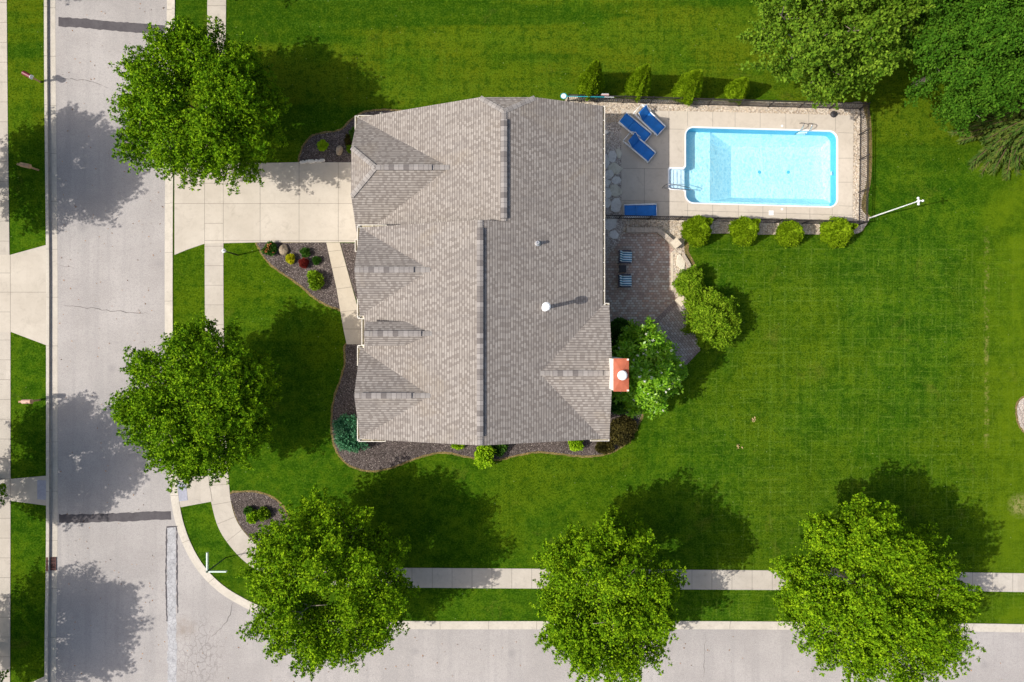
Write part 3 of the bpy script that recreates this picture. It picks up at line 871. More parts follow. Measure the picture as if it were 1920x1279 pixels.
for a_, c_ in [((1165, 316), (1250, 317)), ((1208, 316), (1208, 404)), ((1165, 376), (1283, 379)), ((1254, 208), (1254, 312)), ((1289, 209), (1289, 236)), ((1336, 210), (1336, 238)), ((1425, 212), (1425, 240)),
               ((1378, 211), (1378, 239)), ((1473, 213), (1473, 242)), ((1516, 214), (1516, 243)), ((1566, 215), (1566, 246)), ((1571, 249), (1600, 250)), ((1572, 297), (1599, 297)), ((1572, 342), (1599, 342)), ((1572, 386), (1598, 387)),
               ((1289, 382), (1289, 406)), ((1336, 384), (1336, 407)), ((1384, 385), (1384, 408)), ((1430, 387), (1430, 409)), ((1474, 388), (1474, 410)), ((1518, 390), (1518, 411)), ((1560, 391), (1560, 412)), ((1165, 240), (1283, 243)), ((1283, 395), (1598, 404)), ((1254, 360), (1254, 405))]:
    dl(a_, c_)
tag(dj.build('deck_joints', [M['deck'], M['joint']]), kind='structure')

cp = MB()
n_ = len(outl)
lo = outl + [outl[0]]; li = inn + [inn[0]]
cp.strip(lo, li, 0.050, 0.050); cp.strip(li, li, 0.050, -0.06); cp.strip(lo, lo, 0.050, 0.0)
cp.build('coping', M['coping'], pool)
D1, D2 = -0.86, -1.75
wl = MB(); wl.strip(li, li, -0.05, D1, 0)
wl.build('wall_liner', M['liner_wall'], pool)
rim = [Wp(1331, 246), Wp(1562, 246), Wp(1562, 376), Wp(1331, 376)]
bot = [Wp(1371, 273), Wp(1539, 269), Wp(1545, 366), Wp(1371, 368)]
rimw = [P(x, y, D1) for x, y in rim]; botw = [P(x, y, D2) for x, y in bot]
def ray_hit(poly, c, an):
    d = (math.cos(an), math.sin(an)); best = None
    for i in range(len(poly)):
        (ax_, ay_), (bx_, by_) = poly[i], poly[(i + 1) % len(poly)]
        ex, ey = bx_ - ax_, by_ - ay_
        den = d[0] * ey - d[1] * ex
        if abs(den) < 1e-12: continue
        t = ((ax_ - c[0]) * ey - (ay_ - c[1]) * ex) / den
        u = ((ax_ - c[0]) * d[1] - (ay_ - c[1]) * d[0]) / den
        if t > 0 and -1e-9 <= u <= 1 + 1e-9 and (best is None or t < best): best = t
    return (c[0] + d[0] * best, c[1] + d[1] * best)
edge0 = pool_outline(2.4, alcove=False)
rim2 = [(p[0], p[1]) for p in rimw]
cc_ = (sum(p[0] for p in rim2) / 4, sum(p[1] for p in rim2) / 4)
angs = sorted(math.atan2(p[1] - cc_[1], p[0] - cc_[0]) for p in edge0 + rim2)
fo_, fi_ = [ray_hit(edge0, cc_, t) for t in angs], [ray_hit(rim2, cc_, t) for t in angs]
fm = MB()
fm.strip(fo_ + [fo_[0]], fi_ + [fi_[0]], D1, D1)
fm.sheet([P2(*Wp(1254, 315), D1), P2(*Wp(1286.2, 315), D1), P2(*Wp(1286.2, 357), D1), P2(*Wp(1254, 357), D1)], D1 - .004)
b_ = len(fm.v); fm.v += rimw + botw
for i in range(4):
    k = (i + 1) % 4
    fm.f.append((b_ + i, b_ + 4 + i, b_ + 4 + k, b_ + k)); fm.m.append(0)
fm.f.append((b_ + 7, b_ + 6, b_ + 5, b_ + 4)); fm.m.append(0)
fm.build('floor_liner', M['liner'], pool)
st = MB()
for k in range(4):
    xa, xb = 1254.5 + 7.2 * k, 1254.5 + 7.2 * (k + 1)
    zt = -0.125 - 0.075 * k
    st.prism([P2(*Wp(xa, 317), zt), P2(*Wp(xb, 317), zt), P2(*Wp(xb, 354.5), zt), P2(*Wp(xa, 354.5), zt)], D1 + 0.01, zt)
st.prism([P2(*Wp(1253.6, 316.2)), P2(*Wp(1283, 316.2)), P2(*Wp(1283, 317.4)), P2(*Wp(1253.6, 317.4))], D1 + .01, -.03)
st.prism([P2(*Wp(1253.6, 354.0)), P2(*Wp(1283, 354.0)), P2(*Wp(1283, 355.2)), P2(*Wp(1253.6, 355.2))], D1 + .01, -.03)
st.prism([P2(*Wp(1253.4, 317.5)), P2(*Wp(1254.6, 317.5)), P2(*Wp(1254.6, 353.9)), P2(*Wp(1253.4, 353.9))], D1 + .01, -.03)
st.build('steps', M['step_white'], pool)
MB().sheet(pool_outline(2.6), ZW).build('water', M['water'], pool)
for px in (1424, 1478):
    q = P(px, 323, D2); MB().lathe([(0.11, 0.004), (0.10, 0.02)], q, 16).build('floor_drain', M['liner_wall'], pool)
lid = MB(); q = P(1445.5, 399.5); lid.box((q[0], q[1], 0.042), (0.30, 0.29, 0.012)); lid.build('skimmer_lid', M['white_metal'], pool)
for px, py in ((1466, 236.5), (1466, 392.5)):
    q = P(px, py); MB().lathe([(0.075, 0.036), (0.07, 0.05)], (q[0], q[1], 0), 14).build('rope_anchor', M['white_metal'], pool)
q = P(1562.5, 323); MB().box((q[0], q[1], -0.3), (0.05, 0.22, 0.16)).build('return_fitting', M['white_metal'], pool)
# ladder with two looped rails and white treads
ld = MB()
tp = [(x, y) for x, y in ((1499, 240), (1515, 241))]
for px, py in tp:
    b0 = Vector(P(px, py - 8)); b1 = Vector(P(px, py + 6))
    path = []
    for i in range(13):
        t = i / 12
        y_ = b0.y + (b1.y - b0.y) * t
        path.append((b0.x, y_, 0.04 + 0.62 * math.sin(math.pi * min(1, t * 1.0)) ** 0.6 if 0 < t < 1 else 0.04))
    path.append((b1.x, b1.y, -0.7))
    ld.tube(path, 0.025, 8)
lad = ld.build('ladder', M['chrome'], pool, smooth=True)
for zt in (-0.16, -0.42):
    p0 = P(1497, 246); p1 = P(1517, 247)
    MB().box(((p0[0] + p1[0]) / 2, (p0[1] + p1[1]) / 2, zt), (0.56, 0.14, 0.04)).build('tread', M['step_white'], lad)
hr = MB()
for dy in (0.0, 0.14):
    pass
p0 = Vector(P(1241.5, 353)); p1 = Vector(P(1246, 353)); 
hr.tube([(p0.x, p0.y, 0.03), (p0.x + 0.03, p0.y + 0.05, 0.55), (p0.x + 0.2, p0.y + 0.08, 0.80), (p0.x + 0.5, p0.y + 0.07, 0.82), (p0.x + 1.4, p0.y - 0.02, 0.45), (p0.x + 1.75, p0.y - 0.06, 0.3), (p0.x + 1.8, p0.y - 0.12, 0.24), (p0.x + 1.7, p0.y - 0.16, 0.22), (p0.x + 0.6, p0.y - 0.1, 0.35), (p1.x + 0.1, p1.y - 0.05, 0.30), (p1.x, p1.y, 0.03)], 0.024, 8)
hr.build('handrail', M['chrome'], pool, smooth=True)

# ------------------------------------------------------------------ the house
house = thing('house', "large two-storey house with grey-brown shingle roof, front gables and attached garage", 'house', (-1.7, 3.5, 0))
ZE = 5.5                      # eaves of the main block
XR = 5.06                     # right eave
SL = 0.353
RX, RZ = -1.67, ZE + SL * (5.06 + 1.67)
XL = -8.22                    # left eave of the main slope
def zleft(x): return RZ - SL * (RX - x)
YB, YT, YG = -5.46, 6.33, 13.1
BX = -0.43; BZ = ZE + SL * (XR - BX)
SLB = (BZ - 3.5) / (BX + 9.04)
HZ = 6.85
hxr = XR - (HZ - ZE) / SL; hxl = BX - (BZ - HZ) / SLB
HY = 12.15

roof = MB()
def rface(p3, th=0.13):
    """one roof plane: shingle top face with metric UVs, white fascia round it"""
    vs = [Vector(p) for p in p3]
    nrm = Vector((0, 0, 0))
    for i in range(len(vs)):
        nrm += vs[i].cross(vs[(i + 1) % len(vs)])
    if nrm.z < 0: vs = vs[::-1]; nrm = -nrm
    nrm.normalize()
    hor = Vector((-nrm.y, nrm.x, 0)).normalized() if abs(nrm.z) < 0.9999 else Vector((1, 0, 0))
    upv = nrm.cross(hor)
    if upv.z < 0: upv = -upv
    n = len(vs)
    b = len(roof.v)
    roof.v += [tuple(p) for p in vs] + [(p.x, p.y, p.z - th) for p in vs]
    roof.uv[len(roof.f)] = [(p.dot(hor), p.dot(upv)) for p in vs]
    roof.f.append(tuple(range(b, b + n))); roof.m.append(0)
    roof.f.append(tuple(range(b + 2 * n - 1, b + n - 1, -1))); roof.m.append(1)
    for i in range(n):
        j = (i + 1) % n
        roof.f.append((b + i, b + n + i, b + n + j, b + j)); roof.m.append(1)

# main block
rface([(RX, YB, RZ), (RX, YT, RZ), (XL, YT, zleft(XL)), (XL, YB, zleft(XL))])
rface([(RX, YB, RZ), (XR, YB, ZE), (XR, YT, ZE), (RX, YT, RZ)])
# garage wing
rface([(BX, YT, BZ), (BX, HY, BZ), (hxl, YG, HZ), (-9.04, YG, 3.5), (-9.04, YT, 3.5)])
rface([(BX, YT, BZ), (XR, YT, ZE), (XR, YG, ZE), (hxr, YG, HZ), (BX, HY, BZ)])
rface([(hxr, YG, HZ), (hxl, YG, HZ), (BX, HY, BZ)])
# garage front gable with clipped peak
GYc, GW = 9.53, 3.57
gz = 6.07; gclip = 5.09
gxr = BX - (BZ - gz) / SLB
cy = GW * (gz - gclip) / (gz - 3.5)
gxh = -7.5
gf = -9.06
rface([(gf, GYc + GW, 3.5), (gf, GYc + cy, gclip), (gxh, GYc, gz), (gxr, GYc, gz)])
gl_ = GYc - YT - 0.02     # the lower side runs into the main block wall
zl = gz - (gz - 3.5) * gl_ / GW
xl = BX - (BZ - zl) / SLB
rface([(gf, GYc - gl_, zl), (xl, GYc - gl_, zl), (gxr, GYc, gz), (gxh, GYc, gz), (gf, GYc - cy, gclip)])
rface([(gf, GYc + cy, gclip), (gf, GYc - cy, gclip), (gxh, GYc, gz)])
# two front gables of the main block
def front_gable(yc, w0, w1, xf=-8.47, zr=6.92):
    xb = RX - (RZ - zr) / SL
    ze = 5.46
    rface([(xf, yc + w0, ze), (xf, yc, zr), (xb, yc, zr), (RX - (RZ - ze - 0.04) / SL + 0.25, yc + w0, ze)])
    rface([(xf, yc - w1, ze), (xf, yc, zr), (xb, yc, zr), (RX - (RZ - ze - 0.04) / SL + 0.25, yc - w1, ze)])
    return xb, zr
Yg1 = (CY - 506) * (H - 6.92) / F
Yg2 = (CY - 742) * (H - 6.92) / F
front_gable(Yg1, YT - Yg1, 2.42)
front_gable(Yg2, 2.55, Yg2 - YB)
# little gable over the front entrance
Yg3 = (CY - 625.5) * (H - 6.95) / F
xb3 = RX - (RZ - 6.95) / SL
pf, pw, pe = -7.95, 0.66, 6.42
xe3 = RX - (RZ - pe) / SL
rface([(pf, Yg3 + pw, pe), (pf, Yg3, 6.95), (xb3, Yg3, 6.95), (xe3, Yg3 + pw, pe)], 0.1)
rface([(pf, Yg3 - pw, pe), (pf, Yg3, 6.95), (xb3, Yg3, 6.95), (xe3, Yg3 - pw, pe)], 0.1)
# rear gable
Yr = (CY - 700) * (H - 6.76) / F
RWd = 3.73; zrr = ZE + RWd * 0.338
xrb = XR - (zrr - ZE) / SL
xrf = 5.42
rface([(xrf, Yr + RWd, ZE), (xrf, Yr, zrr), (xrb, Yr, zrr), (XR - 0.02, Yr + RWd, ZE)])
rface([(xrf, Yr - RWd, ZE), (xrf, Yr, zrr), (xrb, Yr, zrr), (XR - 0.02, Yr - RWd, ZE)])
roof_o = roof.build('roof', [M['shingle'], M['white']], house)

def ridge_vent(p0, p1, w=0.31, h=0.075, mat='ridge', nm='ridge_vent', drop=0.05):
    """a raised cap along a ridge; ridge runs along X or Y"""
    p0 = Vector(p0); p1 = Vector(p1)
    d = (p1 - p0); ln = d.length; d.normalize()
    s = Vector((-d.y, d.x, 0)).normalized()
    m = MB()
    sec = [(-w / 2, -drop), (-w / 2, h - drop), (0, h), (w / 2, h - drop), (w / 2, -drop)]
    vs = []
    for p in (p0, p1):
        for (o1, z) in sec: vs.append(p + s * o1 + Vector((0, 0, z)))
    m.add(vs, [(0, 1, 6, 5), (3, 4, 9, 8)], 1)
    i = len(m.f); m.add([], [], 0)
    m.f.append((1, 2, 7, 6)); m.m.append(0); m.uv[i] = [(0, 0), (0, .15), (ln, .15), (ln, 0)]
    m.f.append((2, 3, 8, 7)); m.m.append(0); m.uv[i + 1] = [(0, .15), (0, .3), (ln, .3), (ln, .15)]
    m.f.append((0, 4, 3, 2, 1)[::1]); m.m.append(1); m.f.append((5, 6, 7, 8, 9)); m.m.append(1)
    o_ = m.build(nm, [M[mat], M['bay_roof']], roof_o)
    return o_
def yz(py, z): return (CY - py) * (H - z) / F
def xz(px, z): return (px - CX) * (H - z) / F
ridge_vent((RX, yz(819, RZ), RZ + 0.03), (RX, yz(428, RZ), RZ + 0.03), 0.34, 0.10)
ridge_vent((BX, yz(410, BZ), BZ + 0.03), (BX, yz(224, BZ), BZ + 0.03), 0.34, 0.10)
ridge_vent((xz(720, gz), GYc, gz + 0.02), (xz(810, gz), GYc, gz + 0.02), 0.31, 0.08)
ridge_vent((xz(682, 6.92), Yg1, 6.94), (xz(776, 6.92), Yg1, 6.94), 0.31, 0.08)
ridge_vent((xz(699, 6.95), Yg3, 6.97), (xz(790, 6.95), Yg3, 6.97), 0.31, 0.08)
ridge_vent((xz(677, 6.92), Yg2, 6.94), (xz(772, 6.92), Yg2, 6.94), 0.31, 0.08)
ridge_vent((xz(1036, zrr), Yr, zrr + 0.02), (xz(1130, zrr), Yr, zrr + 0.02), 0.31, 0.08)
# flush ridge caps beyond the vents
for p0, p1 in [((RX, YB + 0.02, RZ), (RX, YT - 0.02, RZ)), ((BX, YT, BZ), (BX, HY, BZ)), ((gxh, GYc, gz), (gxr, GYc, gz)), ((-8.45, Yg1, 6.92), (RX - (RZ - 6.92) / SL, Yg1, 6.92)),
               ((pf + .02, Yg3, 6.95), (xb3, Yg3, 6.95)), ((-8.45, Yg2, 6.92), (RX - (RZ - 6.92) / SL, Yg2, 6.92)), ((xrb, Yr, zrr), (xrf - .02, Yr, zrr)),
               ((gxh, GYc, gz), (gf + .03, GYc + cy, gclip)), ((gxh, GYc, gz), (gf + .03, GYc - cy, gclip)), ((BX, HY, BZ), (hxr, YG - .02, HZ)), ((BX, HY, BZ), (hxl, YG - .02, HZ))]:
    ridge_vent(p0, p1, 0.27, 0.022, mat='ridge2', nm='ridge_cap', drop=0.03)

# vents through the roof
q = P(1008, 455, 7.0)
def roof_z(x): return ZE + SL * (XR - x)
vx, vy = xz(1008, 6.95), yz(456, 6.95); vz = roof_z(vx)
MB().lathe([(0.16, vz - .08), (0.15, vz + 0.06), (0.09, vz + 0.12), (0.085, vz + 0.42), (0.05, vz + 0.42), (0.05, vz + 0.3)], (vx, vy, 0), 16).build('vent_pipe', M['metal'], roof_o, smooth=False)
vx, vy = xz(1022, 6.9), yz(577, 6.9); vz = roof_z(vx)
vp = MB().lathe([(0.20, vz - .10), (0.19, vz + 0.05), (0.11, vz + 0.12), (0.10, vz + 1.5)], (vx, vy, 0), 18).build('flue_pipe', M['white_metal'], roof_o)
# its wide cap
roof_cap = MB().lathe([(0.10, vz + 1.46), (0.22, vz + 1.50), (0.225, vz + 1.62), (0.15, vz + 1.68)], (vx, vy, 0), 20)
for k in range(len(roof_cap.f)): pass
b_ = roof_cap.build('flue_cap', M['white_metal'], roof_o)

# walls
wl = MB()
wl.prism([(-8.05, YB + .3), (XR - .35, YB + .3), (XR - .35, YG - .3), (-2.5, YG - .3), (-2.5, YT - .3), (-8.05, YT - .3)], 0, 5.40)
wl.prism([(-8.75, YT - .05), (-2.4, YT - .05), (-2.4, YG - .32), (-8.75, YG - .32)], 0, 3.36)
wl.prism([(4.6, Yr - RWd + .3), (5.1, Yr - RWd + .3), (5.1, Yr + RWd - .3), (4.6, Yr + RWd - .3)], 0, 5.36)
def gable_wall_x(x, yc, w0, w1, ze, zr, t=0.12):
    a_ = [(yc + w0, ze), (yc, zr), (yc - w1, ze)]
    wl.add([(x, y, z) for y, z in a_] + [(x + t, y, z) for y, z in a_], [(0, 1, 2), (5, 4, 3), (0, 3, 4, 1), (1, 4, 5, 2), (2, 5, 3, 0)])
gable_wall_x(-8.03, Yg1, YT - Yg1 - .2, 2.2, 5.4, 6.70)
gable_wall_x(-8.03, Yg2, 2.3, Yg2 - YB - .2, 5.4, 6.70)
gable_wall_x(-7.75, Yg3, .55, .55, 6.2, 6.75)
wl.prism([(-7.75, Yg3 - .5), (-5.2, Yg3 - .5), (-5.2, Yg3 + .5), (-7.75, Yg3 + .5)], 5.41, 6.34)
gable_wall_x(4.98, Yr, RWd - .3, RWd - .3, 5.36, 6.55)
a_ = [(-8.75, 3.36), (-8.75, 3.36), (-8.75, 4.9), (-8.75, 4.9)]
gy = GYc
wl.add([(-8.74, gy + 3.1, 3.36), (-8.74, gy + 1.3, 4.75), (-8.74, gy - 1.3, 4.75), (-8.74, gy - 3.1, 3.36), (-8.6, gy + 3.1, 3.36), (-8.6, gy + 1.3, 4.75), (-8.6, gy - 1.3, 4.75), (-8.6, gy - 3.1, 3.36)],
       [(0, 1, 2, 3), (7, 6, 5, 4), (0, 4, 5, 1), (1, 5, 6, 2), (2, 6, 7, 3), (3, 7, 4, 0)])
def gable_wall_y(y, prof, t):
    n = len(prof)
    wl.add([(x, y, z) for x, z in prof] + [(x, y + t, z) for x, z in prof], [tuple(range(n)), tuple(range(2 * n - 1, n - 1, -1))] + [(i, n + i, n + (i + 1) % n, (i + 1) % n) for i in range(n)])
gable_wall_y(YB + .29, [(-8.0, 5.4), (RX, RZ - .2), (XR - .4, 5.4)], .12)
gable_wall_y(YT - .16, [(-8.0, 5.4), (RX, RZ - .16), (BX - .3, BZ - .2), (-3.0, 5.4)], .1)
gable_wall_y(YG - .42, [(-8.7, 3.36), (hxl, HZ - .2), (hxr, HZ - .2), (XR - .4, 5.4), (XR - .4, 3.3)], .12)
wall_o = wl.build('wall', M['siding'], house)
# openings
def window(c, w, h, axis, face):
    f = MB()
    dz = h / 2
    n = Vector((face, 0, 0)) if axis == 'x' else Vector((0, face, 0))
    s = Vector((0, 1, 0)) if axis == 'x' else Vector((1, 0, 0))
    c = Vector(c)
    def bx(u, z, su, sz, dp):
        ce = c + s * u + Vector((0, 0, z)) + n * dp / 2
        f.box(ce, (dp, su, sz) if axis == 'x' else (su, dp, sz))
    for sg in (-1, 1):
        bx(sg * (w / 2 + .05), 0, .10, h + .2, .06); bx(0, sg * (dz + .05), w, .10, .06)
    bx(0, 0, w, .05, .04)
    o_ = f.build('window', M['white'], house)
    g_ = MB(); ce = c + n * 0.01
    g_.box(ce, (.02, w, h) if axis == 'x' else (w, .02, h)); g_.build('pane', M['glass'], o_)
for y in (Yg1, Yg2):
    window((-8.05, y, 1.7), 1.7, 1.4, 'x', -1); window((-8.05, y, 4.2), 1.5, 1.3, 'x', -1)
window((-7.75, Yg3, 4.6), .8, 1.2, 'x', -1)
for x in (-5.5, -1.7, 2.4):
    window((x, YB + .3, 1.7), 1.0, 1.4, 'y', -1); window((x, YB + .3, 4.2), 1.0, 1.3, 'y', -1)
for y in (10.5, 7.6, 4.4, 2.2):
    window((XR - .35, y, 4.2), 1.1, 1.3, 'x', 1)
for x in (-6.0, 2.5):
    window((x, YG - .3 if x > -2 else YG - .32, 1.7), 1.0, 1.3, 'y', 1)
gd = MB().box((-8.79, GYc - .3, 1.15), (.06, 4.9, 2.3)); gdo = gd.build('garage_door', M['white'], house)
for k in range(4):
    pass
fd = MB().box((-8.09, Yg3 + .0, 1.1), (.07, 1.0, 2.15)); fdo = fd.build('front_door', M['maroon'], house)
MB().box((-8.15, Yg3 - .38, 1.05), (.06, .06, .12)).build('handle', M['metal'], fdo)

# gutters
def gutter(p0, p1, side, w=0.14):
    """open white box gutter with hangers; side = offset direction of the outer edge"""
    p0 = Vector(p0); p1 = Vector(p1); s = Vector(side)
    m = MB()
    dn = Vector((0, 0, -0.11))
    m.bar(p0 + s * w / 2 + dn, p1 + s * w / 2 + dn, w, 0.012, 1)
    m.bar(p0 + s * w + dn / 2 + Vector((0, 0, .005)), p1 + s * w + dn / 2 + Vector((0, 0, .005)), 0.035, 0.13, 0)
    m.bar(p0 + s * 0.006 + dn / 2, p1 + s * 0.006 + dn / 2, 0.012, 0.11, 0)
    ln = (p1 - p0).length; d = (p1 - p0).normalized()
    k = max(1, int(ln / 0.75))
    for i in range(k + 1):
        c = p0 + d * (ln * i / k)
        c0 = c if 0 < i < k else c + d * (0.012 if i == 0 else -0.012)
        m.bar(c0 + s * 0.01, c0 + s * w, 0.035, 0.02, 0)
    return m.build('gutter', [M['white'], M['gut_in']], house)
zg = ZE - 0.05
X1, Xm1, Y1, Ym1 = (1, 0, 0), (-1, 0, 0), (0, 1, 0), (0, -1, 0)
gutter((XR, YG, zg), (XR, Yr + RWd + .01, zg), X1, 0.11)
gutter((XR + .12, Yr + RWd, zg), (xrf, Yr + RWd, zg), Y1, 0.11)
gutter((XR - .7, Yr - RWd, zg), (xrf, Yr - RWd, zg), Ym1, 0.10)
gutter((-8.56, YB, zg), (-7.05, YB, zg), Ym1)
gutter((-8.48, YB - .1, zg), (-8.48, YB + 1.15, zg), Xm1)
gutter((-8.60, YT, zg), (-7.0, YT, zg), Y1)
gutter((-8.48, YT + .1, zg), (-8.48, YT - 1.0, zg), Xm1)
yb1 = Yg1 - 2.42
gutter((-8.48, yb1 + .95, zg), (-8.48, yb1 - .12, zg), Xm1)
gutter((-8.6, yb1, zg), (-8.27, yb1, zg), Ym1)
gutter((XL, yb1 - .15, zleft(XL) - .05), (XL, Yg2 + 2.55 + .15, zleft(XL) - .05), Xm1)
ya2 = Yg2 + 2.55
gutter((-8.6, ya2, zg), (-8.27, ya2, zg), Y1)
gutter((-8.48, ya2 + .12, zg), (-8.48, ya2 - 1.0, zg), Xm1)
gutter((-9.04, YG, 3.45), (-7.7, YG, 3.45), Y1)
gutter((-9.07, YG + .12, 3.45), (-9.07, YG - 1.0, 3.45), Xm1)
gutter((-9.07, 5.95, 3.45), (-9.07, 5.25, 3.45), Xm1)

# chimney
ch = MB().prism([(5.27, -2.58), (6.0, -2.58), (6.0, -0.93), (5.27, -0.93)], 0, 8.2).build('chimney', M['chim_white'], house)
cap = MB().box((5.64, -1.755, 8.235), (0.79, 1.71, 0.07))
cap.add([(5.245, -2.61, 8.27), (6.035, -2.61, 8.27), (6.035, -0.9, 8.27), (5.245, -0.9, 8.27), (5.62, -1.9, 8.33), (5.66, -1.6, 8.33)],
        [(0, 1, 4), (1, 2, 5, 4), (2, 3, 5), (3, 0, 4, 5)])
capo = cap.build('cap', M['copper'], ch)
for cx_, cy_ in ((5.98, -2.55), (5.98, -0.96)):
    MB().box((cx_, cy_, 8.29), (0.10, 0.09, 0.04)).build('corner_clip', M['white'], capo)
MB().lathe([(0.20, 8.28), (0.20, 8.46), (0.25, 8.47), (0.25, 8.55), (0.18, 8.60)], (5.66, -1.76, 0), 22).build('flue', M['white_metal'], ch)
# bay window at the back
by0, by1 = 3.02, 5.85
bay = MB().prism([(4.66, by1), (4.66, by0 - .05), (5.28, by0 + .35), (5.28, by1 - .35)], 0.0, 2.65, 0)
bayo = bay.build('bay_window', M['siding'], house)
br_ = MB().prism([(4.66, by1 + .1), (4.66, by0 - .15), (5.46, by0 + .30), (5.46, by1 - .30)], 2.66, 2.78).build('bay_roof', M['bay_roof'], bayo)
MB().box((5.30, (by0 + by1) / 2, 1.5), (.03, 1.9, 1.2)).build('pane', M['glass'], bayo)
bg_ = MB(); bg_.bar((5.50, by0 + .30, 2.73), (5.50, by1 - .3, 2.73), .05, .08)
for k in range(5):
    bg_.box((5.46, by0 + .4 + k * .5, 2.79), (.05, .05, .03), mi=1)
bg_.build('bay_gutter', [M['dark'], M['white']], bayo)

# ------------------------------------------------------------------ patio
PAT = [(1172, 434), (1238, 434), (1262, 458), (1262, 545), (1272, 562), (1234, 602), (1210, 640), (1150, 720), (1095, 720), (1095, 512), (1128, 496), (1140, 480), (1152, 462)]
tag(MB().prism(pts(PAT), -0.1, 0.030).build('patio', M['pav']), kind='structure')
tag(MB().prism(pts([(1276, 562), (1290, 585), (1300, 615), (1313, 652), (1281, 685), (1262, 700), (1190, 720), (1190, 660), (1236, 604)]), -0.1, 0.024).build('lower_patio', M['pav2']), kind='structure')
pe_ = MB()
p0 = P(1268, 566); p1 = P(1222, 611); pe_.bar((p0[0], p0[1], .03), (p1[0], p1[1], .03), .30, .02)
p0 = P(1311, 654); p1 = P(1266, 702); pe_.bar((p0[0], p0[1], .03), (p1[0], p1[1], .03), .22, .02)
tag(pe_.build('patio_border', M['pav_edge']), kind='structure')
tag(MB().prism(pts([(1257, 474), (1262, 472), (1263, 545), (1258, 545)]), 0, 0.037).build('patio_border', M['capstone']), kind='structure')

def seat_wall(name, label, line, w, h, loc):
    t = thing(name, label, 'garden wall', loc)
    core = MB(); caps = MB()
    for i in range(len(line) - 1):
        a_ = Vector(line[i]); b_ = Vector(line[i + 1]); d = (b_ - a_).normalized()
        ln = (b_ - a_).length; k = max(1, round(ln / 0.27))
        core.bar((a_.x, a_.y, h / 2 - .04), (b_.x, b_.y, h / 2 - .04), w - .06, h - .07)
        for j in range(k):
            p = a_ + d * (ln * j / k); q_ = a_ + d * (ln * (j + 1) / k - .012)
            zj = h - .03 + random.uniform(-.004, .004)
            caps.bar((p.x, p.y, zj), (q_.x, q_.y, zj), w + random.uniform(-.015, .01), .07)
    core.build('wall_core', M['wallstone'], t); caps.build('cap_course', M['wallstone'], t)
    return t
seat_wall('seat_wall', "low block seat wall bending along the upper edge of the paver patio", [P2(1175, 431, .45), P2(1234, 431, .45), P2(1263, 456, .45)], 0.31, 0.45, P(1215, 432))
def pillar(px, py, h, rot, label, sz=0.50):
    c = P(px, py, h)
    t = thing('stone_pillar', label, 'pillar', (c[0], c[1], 0), group='pillars at the ends of the patio')
    MB().box((c[0], c[1], h / 2 - .04), (sz - .08, sz - .08, h - .08), rot).build('shaft', M['wallstone'], t)
    cb = MB(); R = Matrix.Rotation(rot, 3, 'Z')
    cb.box((c[0], c[1], h - .03), (sz, sz, .08), rot)
    cb.build('cap', M['capstone'], t)
    return t
pillar(1267.5, 456, 0.65, math.radians(40), "pale square capped stone pillar ending the block seat wall by the gravel", 0.52)
pillar(1277.5, 563, 0.62, math.radians(44), "pale square capped stone pillar between paver patio and round green bushes", 0.56)
seat_wall('edging_wall', "short low tan stone edging on the gravel between pillar and lawn", [P2(1281, 478, .16), P2(1290, 493, .16), P2(1299, 508, .16)], 0.22, 0.16, P(1290, 493))

def flagstone(px, py, rx, ry, rot, mat, label, seed, zt=0.075):
    rnd = random.Random(seed)
    n = rnd.choice([5, 6, 6, 7])
    k = H / F
    c = P(px, py)
    poly = []
    for i in range(n):
        t = 2 * math.pi * (i + rnd.uniform(-.25, .25)) / n
        r = rnd.uniform(.96, 1.26)
        x, y = rx * k * r * math.cos(t), ry * k * r * math.sin(t)
        poly.append((c[0] + x * math.cos(rot) - y * math.sin(rot), c[1] + x * math.sin(rot) + y * math.cos(rot)))
    m = MB().prism(poly, -0.02, zt)
    # worn rim
    o_ = m.build('flagstone', M[mat], loc=(c[0], c[1], 0))
    bv_ = o_.modifiers.new('worn_rim', 'BEVEL'); bv_.width = 0.03; bv_.segments = 2; bv_.limit_method = 'ANGLE'
    return tag(o_, label, 'flagstone', 'flagstones set in the gravel by the house')
FS = [(1148, 293, 8, 11, .2, 'flag', "upright oblong grey flagstone nearest the three blue loungers"),
      (1160, 287, 5, 9, .1, 'flag_tan', "narrow tan flagstone squeezed against deck edge near the loungers"),
      (1135, 303, 8, 14, .15, 'flag', "long grey flagstone against the house roof edge, topmost there"),
      (1152, 316, 14, 11, .1, 'flag_tan', "large tan flagstone, upper of the two big tan ones beside the deck"),
      (1141, 327, 9, 8, .7, 'flag', "small grey flagstone tucked below-left of the upper big tan one"),
      (1156, 338, 9, 8, .0, 'flag', "grey flagstone between the two large tan ones at the deck edge"),
      (1137, 343, 8, 9, .4, 'flag', "grey flagstone by the house between the upper and lower tan ones"),
      (1153, 358, 12, 12, .3, 'flag_tan', "large tan flagstone, lower of the two big tan ones beside the deck"),
      (1138, 363, 8, 10, .1, 'flag', "grey flagstone by the house left of the lower large tan one"),
      (1136, 381, 9, 11, .2, 'flag', "grey flagstone by the house just above the black fence"),
      (1155, 386, 10, 14, .05, 'flag', "broad mauve-grey flagstone beside the lounger, just above the fence"),
      (1144, 420, 13, 11, .4, 'flag', "grey flagstone in gravel just below the black fence"),
      (1151, 441, 8, 8, .3, 'flag', "small grey flagstone leading onto the paver patio"),
      (1134, 249, 7, 4, .1, 'flag', "pale sliver of flagstone at house edge left of the loungers"),
      (1276, 492, 8, 15, .25, 'flag_tan', "big pale slab lying in the gravel between pillar and edging wall")]
for i, f in enumerate(FS): flagstone(*f, seed=40 + i, zt=0.060 + 0.0035 * i)

